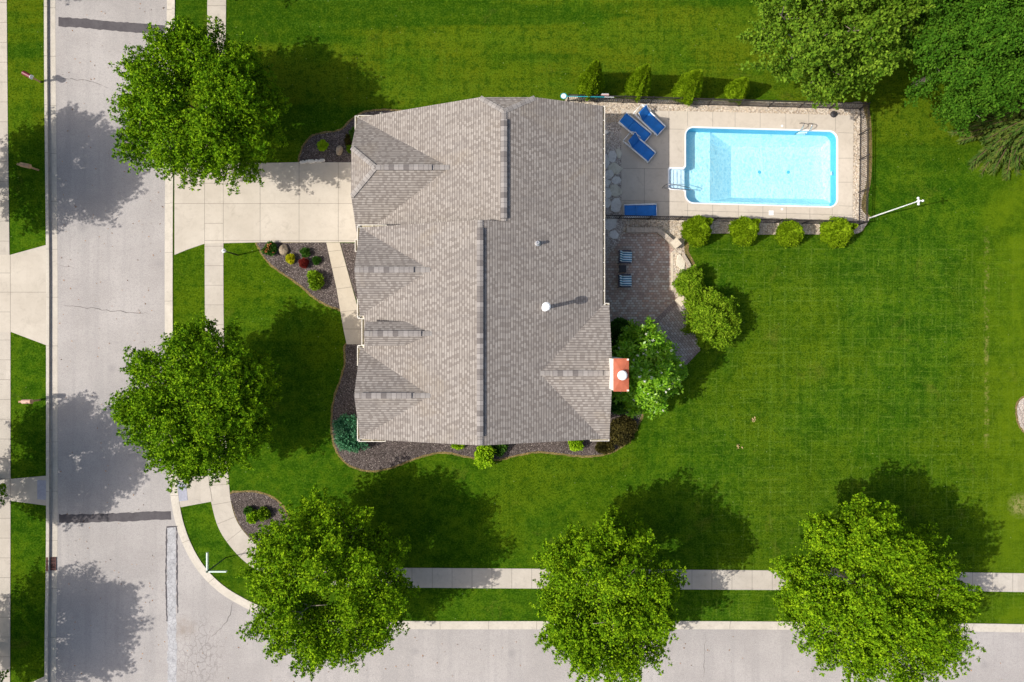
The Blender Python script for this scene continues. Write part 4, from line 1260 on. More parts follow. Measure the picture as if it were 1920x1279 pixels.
tag(MB().sheet(catmull(pts([(1100, 232), (1135, 232), (1165, 236), (1165, 320), (1165, 404), (1170, 424), (1160, 450), (1140, 478), (1100, 500), (1090, 360)]), 4, True), 0.016).build('shaded_gravel', M['grey_gravel']), kind='structure')  # same gravel in a greyer sheet, house shade put into its colour
# ------------------------------------------------------------------ fence round the pool
fence = thing('pool_fence', "black metal picket fence enclosing the pool deck on three sides", 'fence', P(1350, 200))
FH = 1.22
def fence_run(line_px, posts_px_step=57.0):
    line = [Vector(P2(*p)) for p in line_px]
    for i in range(len(line) - 1):
        a_, b_ = line[i], line[i + 1]
        ln = (b_ - a_).length; d = (b_ - a_).normalized()
        k = max(1, round(ln / 1.94))
        for j in range(k):
            p = a_ + d * (ln * j / k); q_ = a_ + d * (ln * (j + 1) / k)
            pn = MB()
            for zz in (0.14, FH - 0.17, FH - 0.03):
                pn.bar((p.x, p.y, zz), (q_.x, q_.y, zz), .032, .032)
            m = int((q_ - p).length / 0.118)
            for t in range(1, m):
                r = p + d * ((q_ - p).length * t / m)
                pn.box((r.x, r.y, FH / 2 + .04), (.02, .02, FH - .1), math.atan2(d.y, d.x))
            pn.build('fence_panel', M['black'], fence)
            if not (i > 0 and j == 0 and False):
                MB().box((p.x, p.y, (FH + .08) / 2), (.06, .06, FH + .08), math.atan2(d.y, d.x)).build('fence_post', M['black'], fence)
        if i == len(line) - 2:
            MB().box((b_.x, b_.y, (FH + .08) / 2), (.06, .06, FH + .08)).build('fence_post', M['black'], fence)
fence_run([(1104, 250), (1064, 249), (1064, 190), (1270, 196), (1440, 201), (1555, 204), (1611.5, 205.5), (1610.5, 300), (1608.5, 422), (1400, 417), (1270, 413), (1104, 409)])

# pool net and brush hung on the fence
pn = thing('pool_net', "teal telescopic pool skimmer net lying along the top of the fence", 'pool net', P(1100, 182, 1.2))
a_ = P(1061, 180.5, 1.3); b_ = P(1133, 182, 1.3); c_ = P(1151, 182.3, 1.3)
MB().tube([a_, b_], 0.026, 8).build('pole', M['teal'], pn)
MB().tube([b_, c_], 0.021, 8).build('grip', M['white_metal'], pn)
nh = MB(); c0 = P(1057, 180.3, 1.3)
nh.lathe([(0.05, -.03), (0.15, -.02), (0.165, .0), (0.15, .02), (0.1, 0.03)], c0, 14)
nh.build('net_head', M['step_white'], pn)
nf = MB(); nf.tube([(c0[0] + .19 * math.cos(t), c0[1] + .17 * math.sin(t), c0[2] + .01) for t in [i * math.pi / 8 for i in range(17)]], .022, 6)
nf.build('net_frame', M['teal'], pn)
pb = thing('pool_brush', "faded pink pool brush hung on the fence beside the net grip", 'pool brush', P(1135, 178, 1.2))
q = P(1134.5, 178, 1.25)
MB().box(q, (.48, .07, .05)).build('brush_back', M['pink'], pb)
bb = MB()
for i in range(12): bb.box((q[0] - .2 + i * .036, q[1] + .055, q[2]), (.02, .05, .03))
bb.build('bristles', M['white_metal'], pb)

# ------------------------------------------------------------------ loungers, chairs, table
def make_lounger(back_deg, label, loc, rz):
    t = thing('sun_lounger', label, 'sun lounger', loc, rz, 'blue sun loungers on the pool deck')
    Wd, Ls = 0.64, 1.92
    hz = 0.36
    xh = -0.30                   # hinge
    ang = math.radians(back_deg)
    bl = 0.68
    fr = MB()
    for s in (-1, 1):
        y = s * (Wd / 2 + .05)
        fr.tube([(-.98, y, hz - .05), (-.6, y, hz - .02), (xh, y, hz - .02), (.85, y, hz - .02), (.97, y, hz - .09)], .045, 8)
        # back tube
        fr.tube([(xh, y * .93, hz + .01), (xh - bl * math.cos(ang), y * .93, hz + .01 + bl * math.sin(ang))], .02, 8)
        if back_deg > 15:
            fr.tube([(xh - .05, y * 1.05, hz + .02), (xh - .02, y * 1.10, hz + .2), (xh - .45, y * 1.10, hz + .22), (xh - .62, y * 1.05, hz)], .022, 8)
    fr.tube([(-.98, -Wd / 2 - .02, hz - .05), (-.98, Wd / 2 + .02, hz - .05)], .026, 8)
    fr.tube([(.97, -Wd / 2 - .02, hz - .09), (.97, Wd / 2 + .02, hz - .09)], .026, 8)
    fr.build('frame', M['white_metal'], t, smooth=True, world=False)
    for x in (-.80, .72):
        for s in (-1, 1):
            y = s * (Wd / 2 + .02)
            MB().tube([(x, y, hz - .03), (x + (.08 if x > 0 else -.08), y, 0)], .022, 8).build('leg', M['white_metal'], t, world=False)
    def sling(x0, z0, x1, z1, nm):
        m = MB(); nx, ny = 8, 6
        for i in range(nx + 1):
            for j in range(ny + 1):
                u, v = i / nx, j / ny
                sag = -.035 * math.sin(math.pi * v) - .02 * math.sin(math.pi * u)
                m.v.append((x0 + (x1 - x0) * u, (v - .5) * Wd * (1.0 - .05 * math.sin(math.pi * u) * 0), z0 + (z1 - z0) * u + sag + .012))
        for i in range(nx):
            for j in range(ny):
                a0 = i * (ny + 1) + j
                m.f.append((a0, a0 + ny + 1, a0 + ny + 2, a0 + 1)); m.m.append(0)
        o_ = m.build(nm, M['blue'], t, smooth=True, world=False)
        sf = o_.modifiers.new('cloth', 'SOLIDIFY'); sf.thickness = .02; sf.offset = 1
        return o_
    sling(xh, hz, .95, hz - .07, 'seat_sling')
    sling(xh - bl * math.cos(ang), hz + bl * math.sin(ang), xh, hz, 'back_sling')
    return t
def pl(px, py, z=0.034):
    p = P(px, py, 0.36); return (p[0], p[1], z)
LS = 1.06
la = make_lounger(52, "blue sling lounger with raised back, farthest from house and half in sunlight", pl(1218, 225), math.radians(-43))
lb = make_lounger(6, "blue sling lounger lying flat, middle one of the angled three by the gravel", pl(1191, 240), math.radians(-39))
la.scale = lb.scale = (LS, LS, 1)
lc = copy_tree(la); lc.location = pl(1199, 275.5); lc.rotation_euler.z = math.radians(-40)
lc['label'] = "blue sling lounger with raised back, nearest the pool steps, overlapped by a flat one"
ldn = copy_tree(lb); ldn.location = pl(1201, 395); ldn.rotation_euler.z = math.radians(1.5)
ldn['label'] = "blue sling lounger lying flat alone against the black fence"

def make_chair():
    t = thing('patio_chair', "", 'chair', (0, 0, 0), 0, 'striped patio chairs')
    fr = MB()
    for s in (-1, 1):
        y = s * .33
        fr.tube([(-.36, y, .02), (-.30, y, .40), (-.42, y, .95)], .022, 6)
        fr.tube([(.36, y, .02), (.34, y, .58), (-.30, y, .62)], .022, 6)
    fr.tube([(-.42, -.33, .95), (-.42, .33, .95)], .022, 6)
    fr.box((.03, 0, .36), (.66, .62, .03))
    fr.build('frame', M['navy'], t, world=False)
    for s in (-1, 1):
        MB().box((.03, s * .34, .64), (.58, .055, .03)).build('armrest', M['navy'], t, world=False)
    def cushion(nm, rows):
        m = MB(); ny = 10
        for (x, z, th) in rows:
            for j in range(ny + 1):
                v = j / ny; bulge = (1 - abs(2 * v - 1) ** 4) * .02
                m.v.append((x, (v - .5) * .58, z + bulge))
        for i in range(len(rows) - 1):
            for j in range(ny):
                a0 = i * (ny + 1) + j
                m.f.append((a0, a0 + ny + 1, a0 + ny + 2, a0 + 1)); m.m.append(0)
        o_ = m.build(nm, M['stripe'], t, smooth=True, world=False)
        sf = o_.modifiers.new('padding', 'SOLIDIFY'); sf.thickness = .07; sf.offset = -1
    cushion('seat_cushion', [(.36, .44, 0), (.33, .465, 0), (.1, .475, 0), (-.2, .46, 0)])
    cushion('back_cushion', [(-.19, .49, 0), (-.24, .62, 0), (-.32, .86, 0), (-.37, 1.0, 0)])
    return t
chair = make_chair()
chair.scale = (1.08, 1.1, 1)
c = P(1171.5, 482, .45); chair.location = (c[0], c[1], .03); chair.rotation_euler.z = math.radians(-2)
chair['label'] = "blue and white striped patio chair on pavers, nearer the seat wall"
ch2 = copy_tree(chair); c = P(1171, 527, .45); ch2.location = (c[0], c[1], .03); ch2.rotation_euler.z = math.radians(1)
ch2['label'] = "blue and white striped patio chair on pavers, nearer the flowering tree"
c = P(1167.5, 504, .45)
tb = thing('side_table', "small square dark side table between the two striped chairs", 'side table', (c[0], c[1], .03))
MB().box((0, 0, .44), (.44, .44, .04)).build('table_top', M['dark'], tb, world=False)
for sx in (-1, 1):
    for sy in (-1, 1):
        MB().box((sx * .18, sy * .18, .21), (.04, .04, .42)).build('leg', M['dark'], tb, world=False)

# umbrella stand in the gravel corner
c = P(1566.5, 212, .3)
us = thing('umbrella_stand', "round dark umbrella stand on the gravel at the pool deck corner", 'umbrella stand', (c[0], c[1], .01))
MB().lathe([(.20, 0), (.21, .05), (.19, .12), (.12, .16)], (0, 0, 0), 20).build('base', M['dark'], us, world=False)
MB().lathe([(.035, .14), (.035, .46)], (0, 0, 0), 12).build('tube', M['black'], us, world=False)

# ------------------------------------------------------------------ street things
# tall white pole by the pool fence
b0 = Vector(P(1631, 408.5)); top_z = 5.2
lp = thing('light_pole', "tall slim white pole with white lamp heads standing outside the pool fence corner", 'light pole', b0)
MB().tube([b0, (b0.x, b0.y, top_z)], [.045, .028], 10).build('pole', M['white_metal'], lp)
lh = MB(); lh.lathe([(.05, top_z - .10), (.085, top_z - .06), (.085, top_z + .06), (.04, top_z + .10)], (b0.x, b0.y, 0), 12)
lh.build('hub', M['white_metal'], lp)
for dx, dy in ((-.02, .17), (.0, -.17), (.24, .02)):
    h_ = MB(); h_.tube([(b0.x, b0.y, top_z), (b0.x + dx, b0.y + dy, top_z + .03)], .03, 8)
    h_.lathe([(.03, top_z - .05), (.065, top_z - .02), (.065, top_z + .03), (.03, top_z + .06)], (b0.x + dx, b0.y + dy, 0), 12)
    h_.build('lamp_head', M['white_metal'], lp)
# street name sign
sb = Vector(P(423.5, 1045.5)); ss = thing('street_sign', "corner street name sign with two pale blades on a dark green post", 'street sign', sb)
MB().box((sb.x, sb.y, 1.3), (.06, .06, 2.7)).build('post', M['post_green'], ss)
zt = 2.62
MB().box((sb.x, sb.y, 2.69), (.10, .10, .09)).build('bracket', M['post_green'], ss)
MB().box((sb.x + .62, sb.y, zt), (1.05, .07, .18)).build('sign_blade', M['sign_green'], ss)
MB().box((sb.x, sb.y + .62, zt + .02), (.07, 1.05, .18)).build('sign_blade', M['sign_green'], ss)
# yard lamp post by the pavement
yb_ = Vector(P(446, 478.5)); yl = thing('lamp_post', "short dark yard lamp post with glass lantern beside the pavement and driveway", 'lamp post', yb_)
MB().tube([yb_, (yb_.x, yb_.y, 1.85)], [.05, .035], 8).build('post', M['black'], yl)
MB().lathe([(.06, 1.84), (.08, 1.9), (.10, 2.12), (.11, 2.14)], (yb_.x, yb_.y, 0), 8).build('lantern', M['metal'], yl)
MB().lathe([(.13, 2.14), (.04, 2.22), (.02, 2.28)], (yb_.x, yb_.y, 0), 8).build('lantern_cap', M['white_metal'], yl)

def mailbox(px, py, label, mbody, mside, rz, post_h=1.05, tail=True):
    c = P(px, py)
    t = thing('mailbox', label, 'mailbox', c, rz, 'mailboxes along the far kerb')
    MB().box((0, 0, post_h / 2), (.10, .10, post_h)).build('post', M['wood'], t, world=False)
    MB().box((-.02, 0, post_h - .03), (.62, .12, .06)).build('arm', M['wood'], t, world=False)
    m = MB(); n = 8; sec = [(-.13, 0), (-.13, .16)] + [(-.13 * math.cos(math.pi * i / n), .16 + .13 * math.sin(math.pi * i / n)) for i in range(1, n)] + [(.13, .16), (.13, 0)]
    k = len(sec)
    m.v = [(-.27, y, post_h + z) for y, z in sec] + [(.27, y, post_h + z) for y, z in sec]
    for i in range(k):
        j = (i + 1) % k
        m.f.append((i, j, k + j, k + i)); m.m.append(1 if i >= n // 2 + 2 else 0)
    m.f.append(tuple(range(k))[::-1]); m.m.append(0)
    m.build('box', [M[mbody], M[mside]], t, world=False)
    m2 = MB(); m2.v = [(.27, y, post_h + z) for y, z in sec] + [(.29, y * 1.03, post_h + z) for y, z in sec]
    for i in range(k):
        j = (i + 1) % k
        m2.f.append((i, j, k + j, k + i)); m2.m.append(0)
    m2.f.append(tuple(range(k, 2 * k))); m2.m.append(0)
    m2.build('door', M['wood' if mbody != 'maroon' else 'white_metal'], t, world=False)
    if tail:
        MB().box((-.42, -.02, post_h + .04), (.26, .12, .12)).build('newspaper_box', M['wood'], t, world=False)
    return t
mailbox(75, 750, "faded pink mailbox on a wooden post across the street, in sunlight", 'wood_pink', 'wood_pink', 0)
mailbox(72, 319, "tan wooden mailbox on a post across the street, in deep tree shade", 'wood', 'wood', math.radians(-12))
mailbox(76, 154, "maroon mailbox on a post across the street, nearest the dark road patch", 'maroon', 'maroon', math.radians(-28), tail=False)

# storm drain
c = P(98.5, 1057, -.1)
sg = thing('storm_drain', "rusty storm drain grate set in the far kerb gutter", 'storm drain', (c[0], c[1], -.1))
MB().box((0, 0, -.02), (.42, .86, .05)).build('well', M['hole'], sg, world=False)
gr = MB()
for i in range(9): gr.box((.02, -.38 + i * .095, .02), (.40, .045, .03))
for s in (-1, 1): gr.box((.02 + s * .2, 0, .022), (.05, .86, .03))
gr.build('grate', M['grate'], sg, world=False)
MB().box((-.26, 0, .10), (.12, .9, .10)).build('hood', M['grate'], sg, world=False)

def tactile(poly, label):
    pl_ = pts(poly); cx_ = sum(p[0] for p in pl_) / 4; cy_ = sum(p[1] for p in pl_) / 4
    m = MB().prism(pl_, 0.0, .036)
    A, B, C_, D = [Vector(p) for p in pl_]
    for i in range(8):
        for j in range(14):
            u, v = (i + .5) / 8, (j + .5) / 14
            q_ = A.lerp(B, u).lerp(D.lerp(C_, u), v)
            m.box((q_.x, q_.y, .038), (.03, .03, .008))
    o_ = m.build('tactile_plate', M['tact'], loc=(cx_, cy_, 0))
    return tag(o_, label, 'tactile paving')
tactile([(332.5, 904), (349, 903.5), (352.5, 938), (336.5, 940)], "blue-grey tactile plate on the corner kerb ramp under the tree")
tactile([(70.5, 900), (87.5, 900.5), (87.5, 937.5), (70.5, 936)], "blue-grey tactile plate on the kerb ramp across the street")

# road repairs and cracks
def wob_strip(line, w, jit, seed, step=0.25):
    rnd = random.Random(seed)
    ln = resample(line, step)
    l_, r_ = offset_line(ln, w / 2), offset_line(ln, -w / 2)
    f = lambda p: (p[0] + rnd.uniform(-jit, jit), p[1] + rnd.uniform(-jit, jit))
    return [f(p) for p in l_], [f(p) for p in r_]
rp = MB()
for line, w, sd_ in (([(110, 41), (150, 43), (200, 48), (250, 52), (310, 57)], .60, 1), ([(110, 972.5), (160, 972), (230, 970), (290, 967), (320, 966)], .54, 2)):
    a_, b_ = wob_strip(pts(line, -.12), w, .035, sd_, .2)
    rp.strip(a_, b_, -.114, -.114)
a_, b_ = wob_strip(pts([(312.5, 990), (311, 1080), (313, 1165)], -.12), .075, .03, 3, .15); rp.strip(a_, b_, -.110, -.110)
a_, b_ = wob_strip(pts([(331.5, 988), (332, 1080), (333, 1150)], -.12), .07, .03, 4, .15); rp.strip(a_, b_, -.110, -.110)
a_, b_ = wob_strip(pts([(312, 988.5), (333, 987)], -.12), .07, .02, 5, .15); rp.strip(a_, b_, -.108, -.108)
tag(rp.build('road_tar_repair', M['tar']), kind='structure')
a_, b_ = wob_strip(pts([(322, 988), (321.5, 1100), (323, 1300)], -.12), .58, .05, 6, .2)
pt_ = MB().strip(a_, b_, -.115, -.115)
tag(pt_.build('road_patch', M['patch']), kind='structure')
cr = MB()
rnd = random.Random(9)
def crack(line, w=.03, jit=.06):
    ln = resample(pts(line, -.12), .22)
    ln = [(x + rnd.uniform(-jit, jit), y + rnd.uniform(-jit, jit)) for x, y in ln]
    a_, b_ = offset_line(ln, w / 2), offset_line(ln, -w / 2)
    n = len(a_)
    for i in range(n):
        t = min(i, n - 1 - i) / max(1, n * .25)
        k = min(1, t) * rnd.uniform(.5, 1.2)
        m_ = ((a_[i][0] + b_[i][0]) / 2, (a_[i][1] + b_[i][1]) / 2)
        a_[i] = (m_[0] + (a_[i][0] - m_[0]) * k, m_[1] + (a_[i][1] - m_[1]) * k); b_[i] = (m_[0] + (b_[i][0] - m_[0]) * k, m_[1] + (b_[i][1] - m_[1]) * k)
    cr.strip(a_, b_, -.112, -.112)
crack([(108, 571), (150, 575), (200, 582), (250, 586), (288, 588)], .035)
crack([(107, 147), (135, 149), (160, 149), (185, 158), (206, 166)], .03)
crack([(1323, 1181), (1322, 1215), (1319, 1279)], .022)
crack([(108, 497), (140, 502)], .02)
crack([(438, 1130), (425, 1165), (405, 1188), (392, 1200)], .03, .07)
tag(cr.build('road_cracks', M['crack']), kind='structure')

# ------------------------------------------------------------------ foliage
def rng_(seed): return np.random.default_rng(seed)
def unit(v):
    return v / np.maximum(np.linalg.norm(v, axis=-1, keepdims=True), 1e-9)

def leaves_mesh(name, pos, axis, size, width, mat, rg, parent=None, loc=(0, 0, 0), fold=0.25, up_bias=0.5, face=None):
    """one small folded leaf per position, pointing along axis"""
    n = len(pos)
    ax = unit(axis)
    r = unit(rg.normal(size=(n, 3)) + np.array([0, 0, up_bias])) if face is None else unit(face + rg.normal(size=(n, 3)) * .42)
    side = unit(np.cross(ax, r))
    nrm = np.cross(side, ax)
    s = (size * rg.uniform(.7, 1.3, n))[:, None]
    w = s * width * 0.5
    p0 = pos
    p1 = pos + ax * s * .45 + side * w + nrm * s * fold * .35
    p2 = pos + ax * s
    p3 = pos + ax * s * .45 - side * w + nrm * s * fold * .35
    V = np.stack([p0, p1, p2, p3], axis=1).reshape(-1, 3).astype(np.float32)
    me = bpy.data.meshes.new(name)
    me.vertices.add(4 * n); me.loops.add(4 * n); me.polygons.add(n)
    me.vertices.foreach_set('co', V.ravel())
    me.loops.foreach_set('vertex_index', np.arange(4 * n, dtype=np.int32))
    me.polygons.foreach_set('loop_start', np.arange(0, 4 * n, 4, dtype=np.int32))
    me.polygons.foreach_set('loop_total', np.full(n, 4, dtype=np.int32))
    me.update(calc_edges=True)
    me.materials.append(mat)
    o_ = bpy.data.objects.new(name, me)
    COL.objects.link(o_)
    if parent is not None: o_.parent = parent
    o_.location = loc
    return o_

def sprig_leaves(c, d, per, spread, rg):
    """expand sprig centres c with directions d to leaf positions and axes"""
    n = len(c)
    t = np.repeat(c, per, axis=0)
    dd = np.repeat(d, per, axis=0)
    ax = unit(dd * 0.75 + unit(rg.normal(size=(n * per, 3))))
    return t + ax * spread * rg.uniform(.0, .7, (n * per, 1)) + dd * spread * rg.uniform(-.6, .5, (n * per, 1)), ax

def crown_points(rg, r, rz, zc, nl, lump, spl, hole=None, hole_size=0.5, low=-0.75, bumps=6, squash=(1.0, 1.0), rot=0.0):
    """lumpy crown: lumps over an uneven ellipsoid, sprigs over each lump"""
    i = np.arange(nl) + .5
    ph = np.arccos(1 - (1 - low) * i / nl)            # from the top down to `low`
    th = np.pi * (1 + 5 ** .5) * i + rg.uniform(0, 6.28)
    u = np.stack([np.cos(th) * np.sin(ph), np.sin(th) * np.sin(ph), np.cos(ph)], 1)
    u = unit(u + rg.normal(0, .16, u.shape))
    bd = unit(rg.normal(size=(bumps, 3))); ba = rg.uniform(-.20, .16, bumps)
    def rad(q):
        f = np.ones(len(q))
        for d_, a_ in zip(bd, ba): f += a_ * np.clip((q @ d_ - .35) / .65, 0, 1)
        return f
    lr = lump * rg.uniform(.65, 1.35, nl)
    f = rad(u) * rg.uniform(.88, 1.06, nl)
    rr = np.array([r * squash[0], r * squash[1], rz])
    lc = u * f[:, None] * (rr - lump * .85)
    if hole is not None:
        hd = unit(np.array([hole]))[0]
        keep = (u @ hd) < math.cos(hole_size)
        u, lc, lr = u[keep], lc[keep], lr[keep]
    # inner filling lumps
    ni = max(6, nl // 4)
    ui = unit(rg.normal(size=(ni, 3))); li = ui * rg.uniform(.25, .6, (ni, 1)) * (rr - lump * .5)
    allc = np.concatenate([lc, li]); alld = np.concatenate([u, ui]); allr = np.concatenate([lr, np.full(ni, lump)])
    C, D = [], []
    for c, d, q in zip(allc, alld, allr):
        k = int(spl * (q / lump) ** 2)
        s = unit(rg.normal(size=(k, 3)) + d * 0.85 + np.array([0, 0, .25]))
        rad_ = q * (0.35 + 0.70 * rg.uniform(0, 1, (k, 1)) ** .6)
        C.append(c + s * rad_); D.append(unit(s + d * .6 + np.array([0, 0, .3])))
    C = np.concatenate(C); D = np.concatenate(D)
    if rot:
        cs, sn = math.cos(rot), math.sin(rot)
        R = np.array([[cs, -sn, 0], [sn, cs, 0], [0, 0, 1]]); C = C @ R.T; D = D @ R.T; allc = allc @ R.T
    C[:, 2] += zc; allc = allc.copy(); allc[:, 2] += zc
    m = C[:, 2] > 0.02
    return C[m], D[m], allc

def limbs(mb, lc, zsplit, r0, rg, n=14, base_r=.26):
    mb.tube([(0, 0, -.05), (.02, .01, .4), (.05, -.03, zsplit * .6), (.03, .02, zsplit), (0.0, .05, zsplit + 1.6), (.05, 0, zsplit + 3.2)], [base_r * 1.35, base_r, base_r * .85, base_r * .72, base_r * .45, base_r * .2], 9)
    idx = rg.choice(len(lc), min(n, len(lc)), replace=False)
    for i in idx:
        e_ = Vector(lc[i]); z0 = zsplit * rg.uniform(.75, 1.0) + rg.uniform(0, 1.4)
        s_ = Vector((.02, .0, z0))
        m1 = s_.lerp(e_, .4) + Vector((rg.uniform(-.2, .2), rg.uniform(-.2, .2), .25))
        m2 = s_.lerp(e_, .72) + Vector((rg.uniform(-.2, .2), rg.uniform(-.2, .2), .15))
        mb.tube([s_, m1, m2, e_], [base_r * .45, base_r * .30, base_r * .18, .02], 6)
        for k in range(4):
            tw = m2.lerp(e_, rg.uniform(0, .8)); dv = Vector(rg.normal(size=3)); dv.z = abs(dv.z) * .6
            mb.tube([tw, tw + dv.normalized() * rg.uniform(.5, 1.1)], [.035, .008], 5)

def shoots(rg, r, rz, zc, ns, groups=46, low=-.55, hole=None, hole_size=.5, squash=(1, 1), rot=0.0, step=.29, per=16, leaf=.15, loose=0.0, up=.45, slen=1.1, fill=38):
    """a crown of leafy shoots that fan outwards from limb ends; gaps stay between the limbs"""
    i = np.arange(groups) + .5
    ph = np.arccos(1 - (1 - low) * i / groups); th = np.pi * (1 + 5 ** .5) * i + rg.uniform(0, 6.28)
    g = np.stack([np.cos(th) * np.sin(ph), np.sin(th) * np.sin(ph), np.cos(ph)], 1)
    g = unit(g + rg.normal(0, .17, g.shape))
    gf = rg.uniform(.90 - loose, 1.06, groups)
    rr = np.array([r * squash[0], r * squash[1], rz])
    cs, sn = math.cos(rot), math.sin(rot); R = np.array([[cs, -sn, 0], [sn, cs, 0], [0, 0, 1]])
    # candidate shoot directions near the limb ends
    gi = rg.integers(0, groups, ns)
    sp = 1.25 / math.sqrt(groups) * 1.35
    u = unit(g[gi] + rg.normal(0, sp * .66, (ns, 3)))
    d2 = u @ g.T
    gi = np.argmax(d2, 1)
    dome = 1 - .24 * np.clip(np.arccos(np.clip(d2[np.arange(ns), gi], -1, 1)) / sp, 0, 1.2) ** 2
    if hole is not None:
        keep = (u @ unit(np.array([hole]))[0]) < math.cos(hole_size)
        u, gi, dome = u[keep], gi[keep], dome[keep]
    n = len(u)
    tipf = gf[gi] * dome * rg.uniform(.87, 1.05, n)
    tip = u * rr * tipf[:, None]
    dirv = unit(u * rr / r * .9 + np.array([0, 0, up]) + rg.normal(0, .22, (n, 3)))
    ln = rg.uniform(.62, 1.38, n) * slen
    P_, A_, F_ = [], [], []
    fdir = unit(u * np.array([1, 1, .9]) + np.array([0, 0, .55]))
    kmax = int(1.38 * slen / step) + 1
    for k in range(kmax):
        s = k * step
        m = s < ln
        c = tip[m] - dirv[m] * s + rg.normal(0, leaf * .25, (m.sum(), 3))
        pp = per if k < 2 else max(4, int(per * .6))
        cc = np.repeat(c, pp, axis=0); dd = np.repeat(dirv[m], pp, axis=0)
        ax = unit(dd * .45 + unit(rg.normal(size=cc.shape)) * 1.0)
        F_.append(np.repeat(fdir[m], pp, axis=0))
        P_.append(cc + ax * leaf * rg.uniform(0, .45, (len(cc), 1))); A_.append(ax)
    # shaded inner leaves close to the limbs
    nf = int(ns * fill)
    fi_ = rg.integers(0, groups, nf)
    uf = unit(g[fi_] + rg.normal(0, sp * .55, (nf, 3)))
    if hole is not None: uf = uf[(uf @ unit(np.array([hole]))[0]) < math.cos(hole_size * 1.15)]
    gfi = gf[np.argmax(uf @ g.T, 1)][:, None]
    P_.append(uf * rr * gfi * (rg.uniform(.15, .80, (len(uf), 1)) ** .7)); A_.append(unit(rg.normal(size=(len(uf), 3)))); F_.append(unit(uf + np.array([0, 0, .4]) + rg.normal(0, .5, (len(uf), 3))))
    F_ = np.concatenate(F_) @ R.T; P_ = np.concatenate(P_) @ R.T; A_ = np.concatenate(A_) @ R.T
    P_[:, 2] += zc
    lc = (g * rr * gf[:, None] * .78) @ R.T; lc[:, 2] += zc
    m = P_[:, 2] > .12
    return P_[m], A_[m], lc, F_[m]

def tree(px, py, label, seed, r=4.5, rz=3.6, zc=5.5, ns=1050, groups=46, leaf=.135, per=15, mat='street', name='street_tree', group='broad trees along the streets', cat='tree', hole=None, hole_size=.5, squash=(1, 1), rot=0.0, zs=2.2, trunk_r=.2, loose=0.0, up=.45):
    rg = rng_(seed)
    b = P(px, py)
    t = thing(name, label, cat, b, group=group)
    pos, ax, lc, fc = shoots(rg, r, rz, zc, ns, groups, hole=hole, hole_size=hole_size, squash=squash, rot=rot, leaf=leaf, per=per, loose=loose, up=up)
    leaves_mesh('crown', pos, ax, leaf, .62, LEAF[mat], rg, t, face=fc)
    mb = MB(); limbs(mb, lc, zs, r, rg, base_r=trunk_r)
    mb.build('trunk', M['bark'], t, world=False, smooth=True)
    return t

tree(442, 252, "broad green tree shading the road and the top of the driveway", 11, r=5.05, rz=3.3, zc=4.9, ns=1500, mat='street')
tree(437, 741, "broad green tree left of the entrance, midway down the pavement", 12, r=5.05, rz=3.3, zc=4.9, ns=1500, mat='street', squash=(1.0, .95), rot=.7)
tree(655, 1046, "broad tree at the street corner with bare branches showing in its middle", 13, r=5.1, rz=3.3, zc=4.9, ns=1500, mat='street2', hole=(-.02, -.24, .95), hole_size=.36, squash=(.98, 1.05), rot=.3)
tree(1118, 1063, "yellow-green tree, middle of the three along the lower street", 14, r=4.5, rz=3.7, zc=5.2, ns=1350, mat='street2', squash=(.98, 1.1))
tree(1564, 1066, "yellow-green tree, rightmost and widest of the three along the lower street", 15, r=5.7, rz=3.4, zc=4.85, mat='street2', squash=(1.04, .94), rot=-.6, ns=1800, groups=54)
# trees across the street, their shade falls on the road
tree(-20, 352, "tree just outside the photo across the street, shading the upper road", 16, r=4.3, ns=800)
tree(-14, 898, "tree at the left edge across the street, shading the middle road", 17, r=4.5, ns=800)
tree(-20, 1214, "tree just outside the photo across the street, shading the lower road", 18, r=4.4, ns=800)
tree(372, -78, "tree just above the photo by the upper pavement", 19, r=4.0, ns=800)
tree(-22, -86, "tree beyond the upper left corner across the street", 20, r=4.2, ns=800)
# back corner
GBK = 'trees in the back corner'
tree(1474, 113, "tall loose maple hanging over the pool fence from the back yard", 31, r=5.3, rz=4.2, zc=6.5, ns=800, groups=58, leaf=.17, per=14, mat='maple', name='maple_tree', group=GBK, loose=.12, up=.7)
tree(1716, 160, "dense dark green tree in the back corner beside the spruce", 32, r=4.6, rz=3.9, zc=6.4, ns=1500, groups=64, mat='woods', name='shade_tree', group=GBK, up=.8)
tree(1652, 52, "dense tree at the top edge behind the maple", 33, r=4.4, rz=3.9, zc=6.2, ns=1200, groups=56, mat='woods', name='shade_tree', group=GBK, up=.8)
tree(1800, 55, "dense tree in the upper right corner of the yard", 34, r=4.8, rz=4.2, zc=6.6, ns=1200, groups=56, mat='woods', name='shade_tree', group=GBK, up=.8)
tree(1960, 318, "dark leafy tree just reaching in at the right edge below the spruce", 35, r=2.2, rz=1.7, zc=2.2, ns=420, groups=26, leaf=.17, mat='woods', name='shade_tree', group=GBK, zs=1.0, trunk_r=.1)

